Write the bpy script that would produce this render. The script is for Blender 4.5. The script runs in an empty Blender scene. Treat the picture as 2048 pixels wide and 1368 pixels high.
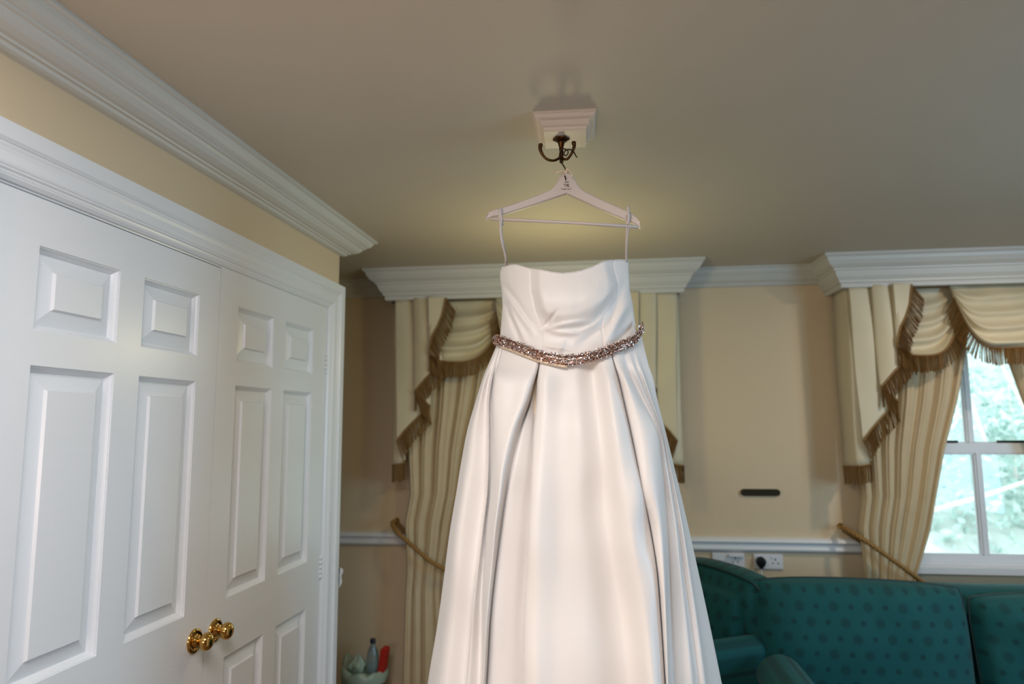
import bpy, bmesh, math, random
from math import sin, cos, pi, radians, sqrt, hypot
from mathutils import Vector, Matrix, noise
random.seed(7)
SC = bpy.context.scene
COL = SC.collection
# ------------------------------------------------------------------ camera
cam_d = bpy.data.cameras.new('camera'); cam = bpy.data.objects.new('camera', cam_d); COL.objects.link(cam)
cam_d.sensor_width = 36.0; cam_d.lens = 36.0 * 1365 / 2048
cam_d.clip_start = 0.05; cam_d.clip_end = 200
Mr = Matrix(((0.98840969, 0.02300317, 0.15005709), (0.15172437, -0.1164898, -0.98153443), (-0.00509828, 0.99292547, -0.11862979)))
cam.matrix_world = Matrix.Translation((0, 0, 1.55)) @ Mr.to_4x4()
cam_d.dof.use_dof = True; cam_d.dof.focus_distance = 1.62; cam_d.dof.aperture_fstop = 2.4
SC.camera = cam
# ------------------------------------------------------------------ light
SC.view_settings.view_transform = 'Standard'; SC.view_settings.look = 'None'
SC.view_settings.gamma = 1.0; SC.view_settings.use_curve_mapping = False
SC.view_settings.exposure = -0.12
world = bpy.data.worlds.new('sky'); SC.world = world; world.use_nodes = True
wb = world.node_tree.nodes['Background']; wb.inputs[0].default_value = (0.86, 0.95, 1.0, 1); wb.inputs[1].default_value = 3.6

def area(name, loc, look, size, power, color, size_y=None, spread=None):
    d = bpy.data.lights.new(name, 'AREA'); d.energy = power; d.color = color; d.size = size
    if size_y: d.shape = 'RECTANGLE'; d.size_y = size_y
    if spread: d.spread = spread
    o = bpy.data.objects.new(name, d); COL.objects.link(o); o.location = loc
    o.rotation_euler = (Vector(look) - Vector(loc)).to_track_quat('-Z', 'Y').to_euler(); return o
def point(name, loc, power, color, r):
    d = bpy.data.lights.new(name, 'POINT'); d.energy = power; d.color = color; d.shadow_soft_size = r
    o = bpy.data.objects.new(name, d); COL.objects.link(o); o.location = loc; return o
area('ceiling_panel_light', (-0.30, 0.30, 2.31), (-0.30, 0.30, 0), 0.7, 29, (1.0, 0.965, 0.95), 0.7)
area('rear_window_light', (-0.3, -2.3, 1.8), (-0.3, 1.7, 1.5), 1.3, 13, (0.76, 0.89, 1.0), 1.3)
area('side_fill_light', (2.9, 1.15, 1.45), (0, 1.6, 1.3), 1.0, 34, (0.42, 0.74, 1.0), 1.2)  # added cool fill to tint the right edges blue; no window stands there
point('near_bounce_fill', (-0.75, -0.35, 1.35), 17, (1.0, 0.70, 0.54), 0.12)  # added warm fill, stands in for light bounced off the white doors
point('lamp_behind_dress', (-0.21, 2.60, 1.88), 5.4, (1.0, 0.90, 0.46), 0.06)
area('lamp_right_of_frame', (1.80, 2.55, 2.29), (1.70, 2.75, 0), 0.07, 9.5, (1.0, 0.82, 0.62), 0.09)

# ------------------------------------------------------------------ materials
def lin(c): return tuple(((v / 255) / 12.92 if v / 255 <= 0.04045 else ((v / 255 + 0.055) / 1.055) ** 2.4) for v in c)
def mat(name, rgb, rough=0.5, metal=0.0, var=0.06, nscale=6.0, bump=0.0, bscale=60.0, spec=0.5, sheen=0.0, coat=0.0, stretch=None, trans=0.0, sss=0.0):
    m = bpy.data.materials.new(name); m.use_nodes = True
    nt = m.node_tree; N = nt.nodes; Lk = nt.links; b = N['Principled BSDF']
    b.inputs['Roughness'].default_value = rough; b.inputs['Metallic'].default_value = metal
    b.inputs['Specular IOR Level'].default_value = spec
    b.inputs['Sheen Weight'].default_value = sheen; b.inputs['Coat Weight'].default_value = coat
    b.inputs['Transmission Weight'].default_value = trans
    tc = N.new('ShaderNodeTexCoord'); mp = N.new('ShaderNodeMapping'); Lk.new(tc.outputs['Object'], mp.inputs[0])
    if stretch: mp.inputs['Scale'].default_value = stretch
    n = N.new('ShaderNodeTexNoise'); n.inputs['Scale'].default_value = nscale; n.inputs['Detail'].default_value = 4
    Lk.new(mp.outputs[0], n.inputs['Vector'])
    mx = N.new('ShaderNodeMix'); mx.data_type = 'RGBA'
    c = lin(rgb); mx.inputs[6].default_value = tuple(v * (1 - var) for v in c) + (1,)
    mx.inputs[7].default_value = tuple(min(1, v * (1 + var)) for v in c) + (1,)
    Lk.new(n.outputs[0], mx.inputs[0]); Lk.new(mx.outputs[2], b.inputs['Base Color'])
    if bump:
        n2 = N.new('ShaderNodeTexNoise'); n2.inputs['Scale'].default_value = bscale; n2.inputs['Detail'].default_value = 3
        Lk.new(mp.outputs[0], n2.inputs['Vector'])
        bp = N.new('ShaderNodeBump'); bp.inputs['Strength'].default_value = bump; bp.inputs['Distance'].default_value = 0.002
        Lk.new(n2.outputs[0], bp.inputs['Height']); Lk.new(bp.outputs[0], b.inputs['Normal'])
    m.diffuse_color = c + (1,)
    return m
M = {}
M['wall'] = mat('cream_wall_paint', (216, 196, 166), 0.32, var=0.02, bump=0.12, bscale=160, spec=0.4)
M['ceiling'] = mat('ceiling_paint', (196, 186, 170), 0.6, var=0.02, bump=0.1, bscale=200)
M['gloss'] = mat('white_gloss_paint', (224, 227, 232), 0.3, var=0.015, bump=0.08, bscale=40, stretch=(1, 1, 6))
M['trimpaint'] = mat('white_moulding_paint', (206, 206, 202), 0.42, var=0.02, bump=0.08, bscale=90)
M['block'] = mat('ceiling_block_paint', (222, 205, 190), 0.5, var=0.02)
M['satin'] = mat('ivory_satin', (234, 230, 228), 0.46, var=0.01, nscale=3, bump=0.05, bscale=300, sheen=0.25)
M['lining'] = mat('ivory_lining', (236, 214, 186), 0.6)
M['brass'] = mat('polished_brass', (206, 166, 96), 0.09, 1.0, var=0.04)
M['bronze'] = mat('antique_bronze', (84, 58, 34), 0.3, 1.0, var=0.35, nscale=30)
M['wire'] = mat('dark_wire', (70, 62, 50), 0.3, 1.0)
M['hanger'] = mat('white_painted_wood', (208, 196, 190), 0.45, var=0.02, stretch=(1, 1, 8))
M['ink'] = mat('brown_ink', (66, 46, 34), 0.7)
M['rose'] = mat('rose_gold', (186, 150, 136), 0.22, 1.0, var=0.15, nscale=80)
M['crystal'] = mat('crystal', (214, 202, 198), 0.06, 0.85, var=0.05)
M['curtain'] = mat('cream_damask', (198, 180, 146), 0.7, var=0.10, nscale=14, bump=0.25, bscale=120, sheen=0.2)
M['valance'] = mat('pale_gold_sateen', (206, 195, 166), 0.5, var=0.05, nscale=8, bump=0.1, bscale=150, sheen=0.25)
M['fringe'] = mat('old_gold_fringe', (132, 100, 56), 0.6, var=0.3, nscale=70, bump=0.3, bscale=300)
M['cord'] = mat('gold_cord', (148, 112, 56), 0.5, var=0.3, nscale=120)
M['socket'] = mat('white_plastic', (226, 226, 232), 0.35)
M['black'] = mat('black_plastic', (14, 14, 16), 0.35)
M['plaque'] = mat('dark_bronze_plaque', (58, 54, 38), 0.35, 0.6, var=0.2)
M['carpet'] = mat('carpet', (120, 96, 76), 0.95, var=0.2, nscale=60, bump=0.5, bscale=400)
M['sash'] = mat('white_window_paint', (222, 226, 232), 0.35, var=0.02)
M['shadow_gap'] = mat('dark_shadow_gap', (40, 50, 46), 0.7)  # dark colour standing in for shade in the sash gap
M['bin'] = mat('dark_bin_metal', (44, 44, 58), 0.25, 0.4, var=0.5, nscale=9)
M['bag'] = mat('pale_green_bin_liner', (150, 168, 152), 0.35, var=0.1, sss=0.2)
M['red'] = mat('red_carton', (170, 30, 18), 0.5)
M['bottle'] = mat('clear_bottle_plastic', (200, 225, 240), 0.05, trans=0.85)
M['navy'] = mat('navy_cap', (16, 26, 46), 0.4)
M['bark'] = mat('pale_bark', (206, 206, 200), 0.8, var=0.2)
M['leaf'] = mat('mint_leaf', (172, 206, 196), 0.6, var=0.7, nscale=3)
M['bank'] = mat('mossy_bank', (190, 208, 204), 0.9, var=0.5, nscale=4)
M['stone'] = mat('pale_gravel', (190, 190, 180), 0.9, var=0.2)
gl = bpy.data.materials.new('window_glass'); gl.use_nodes = True; nt = gl.node_tree
nt.nodes.remove(nt.nodes['Principled BSDF'])
tr = nt.nodes.new('ShaderNodeBsdfTransparent'); gs = nt.nodes.new('ShaderNodeBsdfGlossy'); gs.inputs['Roughness'].default_value = 0.02
mxs = nt.nodes.new('ShaderNodeMixShader'); fr = nt.nodes.new('ShaderNodeFresnel'); fr.inputs[0].default_value = 1.45
nt.links.new(fr.outputs[0], mxs.inputs[0]); nt.links.new(tr.outputs[0], mxs.inputs[1]); nt.links.new(gs.outputs[0], mxs.inputs[2])
nt.links.new(mxs.outputs[0], nt.nodes['Material Output'].inputs[0]); M['glass'] = gl

def sofa_material():
    m = mat('teal_sofa_fabric', (9, 80, 84), 0.75, var=0.12, nscale=5, bump=0.25, bscale=220, sheen=0.08, spec=0.25)
    nt = m.node_tree; N = nt.nodes; Lk = nt.links; b = N['Principled BSDF']
    src = b.inputs['Base Color'].links[0].from_socket
    tc = N.new('ShaderNodeTexCoord'); sx = N.new('ShaderNodeSeparateXYZ'); Lk.new(tc.outputs['Object'], sx.inputs[0])
    def mth(op, a, b_=None, c=None):
        n = N.new('ShaderNodeMath'); n.operation = op
        for i, v in enumerate((a, b_, c)):
            if v is None: continue
            if isinstance(v, (int, float)): n.inputs[i].default_value = v
            else: Lk.new(v, n.inputs[i])
        return n.outputs[0]
    k = mth('ROUND', mth('DIVIDE', sx.outputs[2], 0.058))
    dz = mth('SUBTRACT', sx.outputs[2], mth('MULTIPLY', k, 0.058))
    u = mth('FRACT', mth('ADD', mth('DIVIDE', mth('ADD', sx.outputs[0], 50.0), 0.132), mth('MULTIPLY', k, 0.29)))
    db = mth('SQRT', mth('ADD', mth('POWER', mth('MULTIPLY', mth('SUBTRACT', u, 0.5), 0.132), 2.0), mth('POWER', dz, 2.0)))
    us = mth('MINIMUM', u, mth('SUBTRACT', 1.0, u))
    ds = mth('SQRT', mth('ADD', mth('POWER', mth('MULTIPLY', us, 0.132), 2.0), mth('POWER', dz, 2.0)))
    def mask(d, r):
        mr = N.new('ShaderNodeMapRange'); mr.interpolation_type = 'SMOOTHSTEP'
        mr.inputs[1].default_value = r * 0.6; mr.inputs[2].default_value = r * 1.15; mr.inputs[3].default_value = 1; mr.inputs[4].default_value = 0
        Lk.new(d, mr.inputs[0]); return mr.outputs[0]
    mk = mth('MULTIPLY', mth('MAXIMUM', mth('MULTIPLY', mask(db, 0.021), 0.8), mask(ds, 0.012)), 0.62)
    mx = N.new('ShaderNodeMix'); mx.data_type = 'RGBA'; Lk.new(mk, mx.inputs[0]); Lk.new(src, mx.inputs[6])
    mx.inputs[7].default_value = lin((3, 42, 48)) + (1,); Lk.new(mx.outputs[2], b.inputs['Base Color'])
    return m
M['sofa'] = sofa_material()
M['piping'] = mat('dark_teal_piping', (6, 52, 54), 0.6)

# ------------------------------------------------------------------ mesh helpers
class MB:
    def __init__(s): s.v = []; s.f = []; s.m = []
    def add(s, vs, fs, mi=0):
        o = len(s.v); s.v += [tuple(v) for v in vs]; s.f += [tuple(o + i for i in f) for f in fs]; s.m += [mi] * len(fs)
    def box(s, a, b, T=None, mi=0):
        x0, y0, z0 = a; x1, y1, z1 = b
        vs = [(x0, y0, z0), (x1, y0, z0), (x1, y1, z0), (x0, y1, z0), (x0, y0, z1), (x1, y0, z1), (x1, y1, z1), (x0, y1, z1)]
        if T: vs = [T(*v) for v in vs]
        s.add(vs, [(0, 3, 2, 1), (4, 5, 6, 7), (0, 1, 5, 4), (1, 2, 6, 5), (2, 3, 7, 6), (3, 0, 4, 7)], mi)
    def grid(s, rows, close_u=False, mi=0):
        R = len(rows); Cn = len(rows[0]); fs = []
        for i in range(R - 1):
            for j in range(Cn if close_u else Cn - 1):
                k = (j + 1) % Cn; fs.append((i * Cn + j, i * Cn + k, (i + 1) * Cn + k, (i + 1) * Cn + j))
        s.add([p for r in rows for p in r], fs, mi)
    def tube(s, pts, r, n=8, cap=True, mi=0):
        pts = [Vector(p) for p in pts]; rows = []; up = None
        for i, p in enumerate(pts):
            t = (pts[min(i + 1, len(pts) - 1)] - pts[max(i - 1, 0)]).normalized()
            if up is None:
                up = t.orthogonal().normalized()
            up = (up - t * up.dot(t)).normalized(); w = t.cross(up)
            rr = r(i / (len(pts) - 1)) if callable(r) else r
            rows.append([p + up * cos(2 * pi * k / n) * rr + w * sin(2 * pi * k / n) * rr for k in range(n)])
        o = len(s.v); s.grid(rows, True, mi)
        if cap:
            s.f.append(tuple(o + k for k in range(n))[::-1]); s.m.append(mi)
            e = o + (len(rows) - 1) * n; s.f.append(tuple(e + k for k in range(n))); s.m.append(mi)
    def lathe(s, prof, c, ax=(0, 0, 1), n=24, mi=0):
        ax = Vector(ax).normalized(); a = ax.orthogonal().normalized(); b = ax.cross(a); c = Vector(c)
        s.grid([[c + ax * h + (a * cos(2 * pi * k / n) + b * sin(2 * pi * k / n)) * max(r, 1e-5) for k in range(n)] for r, h in prof], True, mi)
    def poly(s, outline, h0, h1, T, mi=0):      # extrude a 2D outline between h0 and h1
        n = len(outline)
        vs = [T(p[0], p[1], h0) for p in outline] + [T(p[0], p[1], h1) for p in outline]
        s.add(vs, [tuple(range(n))[::-1], tuple(range(n, 2 * n))] + [(i, (i + 1) % n, n + (i + 1) % n, n + i) for i in range(n)], mi)
    def obj(s, name, m, parent=None, smooth=False, kind=None, label=None, T=None, angle=None):
        me = bpy.data.meshes.new(name); me.from_pydata(s.v, [], s.f)
        ms = m if isinstance(m, (list, tuple)) else [m]
        for k in ms: me.materials.append(M[k])
        if len(ms) > 1: me.polygons.foreach_set('material_index', s.m)
        bm = bmesh.new(); bm.from_mesh(me); bmesh.ops.recalc_face_normals(bm, faces=bm.faces); bm.to_mesh(me); bm.free()
        if smooth:
            me.polygons.foreach_set('use_smooth', [True] * len(me.polygons))
            if angle: me.set_sharp_from_angle(angle=radians(angle))
        o = bpy.data.objects.new(name, me); COL.objects.link(o)
        if parent: o.parent = parent
        if kind: o['kind'] = kind
        if label: o['label'] = label
        return o
def center(o, base=False):
    """put the origin of a top-level mesh at its bounding-box centre/base"""
    me = o.data; xs = [v.co for v in me.vertices]
    c = Vector([(min(v[i] for v in xs) + max(v[i] for v in xs)) / 2 for i in range(3)])
    if base: c.z = min(v.z for v in xs)
    me.transform(Matrix.Translation(-c)); o.location = c
def thing(name, label, cat, loc=(0, 0, 0), group=None, rot=None):
    o = bpy.data.objects.new(name, None); COL.objects.link(o); o.location = loc; o['label'] = label; o['category'] = cat
    o.empty_display_size = 0.1
    if group: o['group'] = group
    return o
def reroot(root):
    """children were built in world space: shift them so they sit right under the empty"""
    def shift(o, d):
        pass
    bpy.context.view_layer.update()
    inv = Matrix.Translation(-root.location)
    for c in root.children:
        c.data.transform(inv)
        for g in c.children: g.data.transform(inv)
def tag(o, label, cat, group=None):
    o['label'] = label; o['category'] = cat
    if group: o['group'] = group
    return o
def struct(o, label=None):
    o['kind'] = 'structure'
    if label: o['label'] = label
    return o
def cat1(p0, p1, p2, p3, t):
    return tuple(0.5 * ((2 * b) + (-a + c) * t + (2 * a - 5 * b + 4 * c - d) * t * t + (-a + 3 * b - 3 * c + d) * t ** 3) for a, b, c, d in zip(p0, p1, p2, p3))
def spline(P, n, alpha=0.5):
    """centripetal Catmull-Rom through P, n samples per span"""
    P = [Vector(p) for p in P]; Q = [P[0] * 2 - P[1]] + P + [P[-1] * 2 - P[-2]]; out = []
    for i in range(1, len(Q) - 2):
        p0, p1, p2, p3 = Q[i - 1:i + 3]
        t0 = 0; t1 = t0 + max((p1 - p0).length, 1e-6) ** alpha; t2 = t1 + max((p2 - p1).length, 1e-6) ** alpha; t3 = t2 + max((p3 - p2).length, 1e-6) ** alpha
        for k in range(n):
            t = t1 + (t2 - t1) * k / n
            A1 = p0 * ((t1 - t) / (t1 - t0)) + p1 * ((t - t0) / (t1 - t0)); A2 = p1 * ((t2 - t) / (t2 - t1)) + p2 * ((t - t1) / (t2 - t1)); A3 = p2 * ((t3 - t) / (t3 - t2)) + p3 * ((t - t2) / (t3 - t2))
            B1 = A1 * ((t2 - t) / (t2 - t0)) + A2 * ((t - t0) / (t2 - t0)); B2 = A2 * ((t3 - t) / (t3 - t1)) + A3 * ((t - t1) / (t3 - t1))
            out.append(B1 * ((t2 - t) / (t2 - t1)) + B2 * ((t - t1) / (t2 - t1)))
    out.append(P[-1].copy()); return out
def interp(xs, ys, x):
    if x <= xs[0]: return ys[0]
    if x >= xs[-1]: return ys[-1]
    for i in range(len(xs) - 1):
        if x <= xs[i + 1]:
            t = (x - xs[i]) / (xs[i + 1] - xs[i]); return ys[i] + (ys[i + 1] - ys[i]) * t
def sstep(a, b, x):
    t = max(0, min(1, (x - a) / (b - a))); return t * t * (3 - 2 * t)

# far wall frame: u along the wall (to the right), d out of the wall into the room, z up
PHI = radians(1.6); D0 = 3.56
def W(u, d, z): return Vector((u * cos(PHI) + d * sin(PHI), D0 + u * sin(PHI) - d * cos(PHI), z))
CEIL = 2.325
# ================================================================== THE SETTING
def wbox(mb, u0, u1, d0, d1, z0, z1, mi=0):
    mb.box((u0, d0, z0), (u1, d1, z1), W, mi)
WZ0, WZ1 = 0.868, 2.13
WINS = [(-0.88, 0.08), (1.25, 2.21)]
mb = MB()
us = [-2.6, WINS[0][0], WINS[0][1], WINS[1][0], WINS[1][1], 4.3]
for i in range(5):
    if i in (1, 3): wbox(mb, us[i], us[i + 1], -0.28, 0, -0.1, WZ0); wbox(mb, us[i], us[i + 1], -0.28, 0, WZ1, 2.6)
    else: wbox(mb, us[i], us[i + 1], -0.28, 0, -0.1, 2.6)
struct(mb.obj('wall_back', 'wall'))
mb = MB(); mb.box((-2.6, -2.9, -0.12), (4.4, 3.9, 0)); struct(mb.obj('floor', 'carpet'))
mb = MB(); mb.box((-2.6, -2.9, CEIL), (4.4, 3.9, CEIL + 0.15)); struct(mb.obj('ceiling', 'ceiling'))
mb = MB(); mb.box((3.9, -2.9, 0), (4.1, 3.9, CEIL)); struct(mb.obj('wall_right', 'wall'))
mb = MB(); mb.box((-2.6, -2.9, 0), (4.1, -2.7, CEIL)); struct(mb.obj('wall_front', 'wall'))
mb = MB(); mb.box((-2.5, -2.7, 0), (-2.3, 3.8, CEIL)); struct(mb.obj('wall_left', 'wall'))
# cupboard wall with the door opening
Y0, YS, Y1, YE, ZT = 1.058, 1.782, 2.513, 2.62, 2.004
mb = MB()
mb.box((-1.24, -2.7, 0), (-1.12, Y0 - 0.03, CEIL)); mb.box((-1.24, Y1 + 0.03, 0), (-1.12, YE, CEIL)); mb.box((-1.24, Y0 - 0.03, ZT + 0.03), (-1.12, Y1 + 0.03, CEIL))
mb.box((-2.3, YE - 0.1, 0), (-1.24, YE, CEIL))
struct(mb.obj('wall_cupboard', 'wall'))
# door frame with stepped architrave: profile (distance from opening, proud of the door face)
AP = [(-0.004, -0.03), (-0.002, -0.002), (0.002, -0.001), (0.0025, 0.004), (0.0095, 0.010), (0.0125, 0.0103), (0.013, 0.0115), (0.0175, 0.0128), (0.0205, 0.0165), (0.0245, 0.0168), (0.025, 0.0185), (0.029, 0.0205), (0.0325, 0.0210),
      (0.040, 0.0200), (0.048, 0.0195), (0.056, 0.0215), (0.061, 0.0240), (0.0640, 0.0242), (0.0650, 0.0262), (0.070, 0.0300), (0.0710, 0.0310), (0.103, 0.0310), (0.1035, 0.0)]
mb = MB(); rows = []
for t, p in AP:
    x = -1.12 + p
    rows.append([(x, Y0 - t, 0), (x, Y0 - t, ZT + t), (x, Y1 + t, ZT + t), (x, Y1 + t, 0)])
mb.grid(rows)
struct(mb.obj('trim_1', 'gloss'), 'stepped white architrave around the cupboard doors')
# ---- cornices
CP = [(0.120, 0), (0.120, 0.007), (0.113, 0.010), (0.108, 0.011), (0.104, 0.020), (0.096, 0.030), (0.086, 0.036), (0.082, 0.037), (0.081, 0.042), (0.074, 0.044), (0.070, 0.050), (0.060, 0.060), (0.046, 0.067), (0.036, 0.069), (0.034, 0.073), (0.026, 0.074), (0.022, 0.080), (0.014, 0.083), (0.0, 0.084)]
mb = MB()
mb.grid([[(-1.12 + p, -2.7, CEIL - d), (-1.12 + p, YE + p, CEIL - d), (-2.3, YE + p, CEIL - d)] for p, d in CP])
struct(mb.obj('trim_2', 'trimpaint'), 'white cornice above the cupboard doors, turning the corner')
mb = MB()
mb.grid([[W(-2.4, p * 0.9, CEIL - d * 1.03), W(4.3, p * 0.9, CEIL - d * 1.03)] for p, d in CP])
struct(mb.obj('trim_3', 'trimpaint'), 'white cornice along the window wall')
# ---- dado rails
DP = [(0, 0.992), (0.010, 0.991), (0.028, 0.984), (0.033, 0.979), (0.034, 0.971), (0.028, 0.966), (0.020, 0.963), (0.018, 0.956), (0.022, 0.946), (0.026, 0.938), (0.024, 0.931), (0.014, 0.926), (0.008, 0.920), (0, 0.918)]
mb = MB()
for a, b in ((-2.4, -0.93), (0.13, 1.20), (2.26, 4.3)):
    mb.grid([[W(a, p, z), W(b, p, z)] for p, z in DP])
    for e in (a, b): mb.add([W(e, p, z) for p, z in DP], [tuple(range(len(DP)))])
struct(mb.obj('trim_4', 'gloss', smooth=True, angle=40), 'white dado rail on the window wall')
mb = MB(); mb.grid([[(-1.086, YE + p, z), (-2.3, YE + p, z)] for p, z in DP]); mb.add([(-1.086, YE + p, z) for p, z in DP], [tuple(range(len(DP)))])
struct(mb.obj('trim_5', 'gloss'), 'white dado rail on the side of the cupboard')
for nm, a, b in (('baseboard_back', -2.3, 3.9),):
    mb = MB(); wbox(mb, a, b, 0, 0.016, 0, 0.12); wbox(mb, a, b, 0, 0.009, 0.12, 0.14); struct(mb.obj(nm, 'gloss'))
mb = MB(); mb.box((-1.12, -2.7, 0), (-1.104, Y0 - 0.11, 0.13)); struct(mb.obj('baseboard_left', 'gloss'))

# ---- cupboard doors
PZ = [(1.736, 1.904), (1.058, 1.667), (0.235, 0.895)]
def door(n, ya, yb, pans, zt, label, knob_y):
    root = bpy.data.objects.new('door_%d' % n, None); COL.objects.link(root); root['kind'] = 'structure'; root['label'] = label
    root.location = (-1.12, (ya + yb) / 2, 0.008)
    mb = MB(); ys = [ya] + [v for p in pans for v in p] + [yb]
    for i in range(0, len(ys), 2): mb.box((-1.157, ys[i], 0.008), (-1.12, ys[i + 1], zt))
    zs = [0.008] + [v for p in reversed(PZ) for v in p] + [zt]
    for a, b in pans:
        for i in range(0, len(zs), 2): mb.box((-1.157, a, zs[i]), (-1.12, b, zs[i + 1]))
    mb.obj('door_leaf', 'gloss', root)
    for a, b in pans:
        for z0, z1 in PZ:
            pm = MB(); rows = []
            for ins, dep in [(0, 0), (0.0004, 0.0030), (0.0026, 0.0034), (0.0034, 0.0050), (0.0055, 0.0085), (0.0090, 0.0120), (0.0115, 0.0150), (0.0120, 0.0165), (0.0130, 0.0165), (0.0445, 0.0085), (0.0480, 0.0025)]:
                x = -1.12 - dep
                rows.append([(x, a + ins, z0 + ins), (x, b - ins, z0 + ins), (x, b - ins, z1 - ins), (x, a + ins, z1 - ins)])
            pm.grid(rows, True); e = len(pm.v) - 4; pm.f.append((e, e + 1, e + 2, e + 3)); pm.m.append(0)
            pm.obj('panel', 'gloss', root)
    km = MB(); c = Vector((-1.12, knob_y, 0.983))
    km.lathe([(0, 0.052), (0.008, 0.0515), (0.0155, 0.049), (0.021, 0.044), (0.0235, 0.037), (0.0225, 0.030), (0.018, 0.025), (0.011, 0.0215), (0.0075, 0.019), (0.0065, 0.012), (0.009, 0.008)][::-1], c, (1, 0, 0), 28)
    k = km.obj('door_knob', 'brass', root, True, label='polished brass knob')
    rm = MB(); rm.lathe([(0.0315, 0), (0.0315, 0.003), (0.029, 0.0055), (0.024, 0.006), (0.022, 0.0045), (0.016, 0.0055), (0.0125, 0.0085), (0.0115, 0.013), (0.0085, 0.014), (0, 0.014)], c, (1, 0, 0), 32)
    rm.obj('rosette', 'brass', k, True)
    for a in (0.4, 2.5, 4.6):
        sm = MB(); sm.lathe([(0.0034, 0.0045), (0.0028, 0.007), (0, 0.0075)], c + Vector((0, cos(a) * 0.019, sin(a) * 0.019)), (1, 0, 0), 10); sm.obj('screw', 'brass', k, True)
    hy = ya if n == 1 else yb
    for hz in (1.79, 1.02, 0.25):
        hm = MB()
        for j in range(5): hm.lathe([(0, 0), (0.0055, 0.0005), (0.0055, 0.0155), (0, 0.016)], (-1.118, hy, hz - 0.045 + j * 0.017), (0, 0, 1), 10)
        hm.obj('hinge', 'gloss', root, True)
    bpy.context.view_layer.update(); inv = Matrix.Translation(-root.location)
    for c_ in root.children:
        c_.data.transform(inv)
        for g in c_.children: g.data.transform(inv)
door(1, Y0 + 0.002, YS - 0.0012, [(1.160, 1.384), (1.465, 1.687)], 1.9985, 'nearer white panelled cupboard door with brass knob', 1.736)
door(2, YS + 0.0012, Y1 - 0.003, [(1.881, 2.099), (2.181, 2.399)], 2.0015, 'farther white panelled cupboard door with brass knob', 1.831)
mb = MB(); mb.box((-1.23, Y0 - 0.03, 0), (-1.16, Y0 + 0.01, ZT)); mb.box((-1.23, Y1 - 0.01, 0), (-1.16, Y1 + 0.03, ZT)); mb.box((-1.23, Y0 - 0.03, ZT - 0.01), (-1.16, Y1 + 0.03, ZT + 0.03)); mb.box((-1.24, Y0 - 0.03, 0), (-1.232, Y1 + 0.03, ZT + 0.03))
struct(mb.obj('trim_6', 'gloss'), 'door stop behind the cupboard doors')

# ---- sash windows
def window(n, u0, u1, label):
    root = bpy.data.objects.new('window_%d' % n, None); COL.objects.link(root); root['kind'] = 'structure'; root['label'] = label
    uc = (u0 + u1) / 2; root.location = W(uc, -0.1, WZ0)
    mb = MB()
    wbox(mb, u0, u0 + 0.05, -0.2, -0.03, WZ0, WZ1); wbox(mb, u1 - 0.05, u1, -0.2, -0.03, WZ0, WZ1)
    wbox(mb, u0, u1, -0.2, -0.03, WZ1 - 0.05, WZ1); wbox(mb, u0, u1, -0.24, -0.04, WZ0 - 0.03, WZ0 + 0.012)
    mb.obj('window_frame', 'sash', root)
    a, b = u0 + 0.05, u1 - 0.05; zm = 1.42
    def sash(name, d0, d1, z0, z1, bot, top, bars):
        s = MB(); st = 0.045
        wbox(s, a, a + st, d0, d1, z0, z1); wbox(s, b - st, b, d0, d1, z0, z1)
        wbox(s, a + st, b - st, d0, d1, z0, z0 + bot); wbox(s, a + st, b - st, d0, d1, z1 - top, z1)
        so = s.obj(name, 'sash', root)
        br = MB(); bw = 0.0095
        wbox(br, uc - bw, uc + bw, d0 + 0.006, d1 + 0.002, z0 + bot, z1 - top)
        wbox(br, uc - 0.019, uc + 0.019, d0 + 0.010, d1 - 0.012, z0 + bot, z1 - top)
        br.obj('glazing_bar', 'sash', so)
        for pa, pb in ((a + st, uc - 0.012), (uc + 0.012, b - st)):
            g = MB(); dm = (d0 + d1) / 2 - 0.004; wbox(g, pa, pb, dm - 0.002, dm + 0.002, z0 + bot, z1 - top); g.obj('pane', 'glass', so)
        bd = MB()
        for pa, pb in ((a + st, uc - 0.010), (uc + 0.010, b - st)):
            for q in (0, 1):
                e = 0.007
                wbox(bd, pa, pa + e, d1 - 0.012, d1 - 0.003, z0 + bot, z1 - top); wbox(bd, pb - e, pb, d1 - 0.012, d1 - 0.003, z0 + bot, z1 - top)
                wbox(bd, pa, pb, d1 - 0.012, d1 - 0.003, z0 + bot, z0 + bot + e); wbox(bd, pa, pb, d1 - 0.012, d1 - 0.003, z1 - top - e, z1 - top); break
        bd.obj('glazing_bead', 'sash', so)
    sash('upper_sash', -0.145, -0.105, 1.40, WZ1 - 0.05, 0.042, 0.05, 1)
    sash('lower_sash', -0.095, -0.055, WZ0 + 0.012, 1.443, 0.032, 0.048, 1)
    s = MB()
    for pa, pb in ((a + 0.02, a + 0.365), (uc + 0.115, b - 0.02)): wbox(s, pa, pb, -0.104, -0.096, 1.4435, 1.456)
    s.obj('shadow_gap_strip', 'shadow_gap', root)  # dark strips painting the shadow gap above the meeting rail
    s = MB(); s.poly([(u0 - 0.06, 0.035), (u1 + 0.06, 0.035), (u1 + 0.06, 0.0), (u1, 0.0), (u1, -0.06), (u0, -0.06), (u0, 0.0), (u0 - 0.06, 0.0)], WZ0 - 0.028, WZ0 + 0.002, W)
    s.obj('window_sill', 'gloss', root)
    bpy.context.view_layer.update(); inv = Matrix.Translation(-root.location)
    for c_ in root.children:
        c_.data.transform(inv)
        for g in c_.children: g.data.transform(inv)
window(1, *WINS[0], 'sash window behind the hanging dress'); window(2, *WINS[1], 'sash window above the green sofa')

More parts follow.
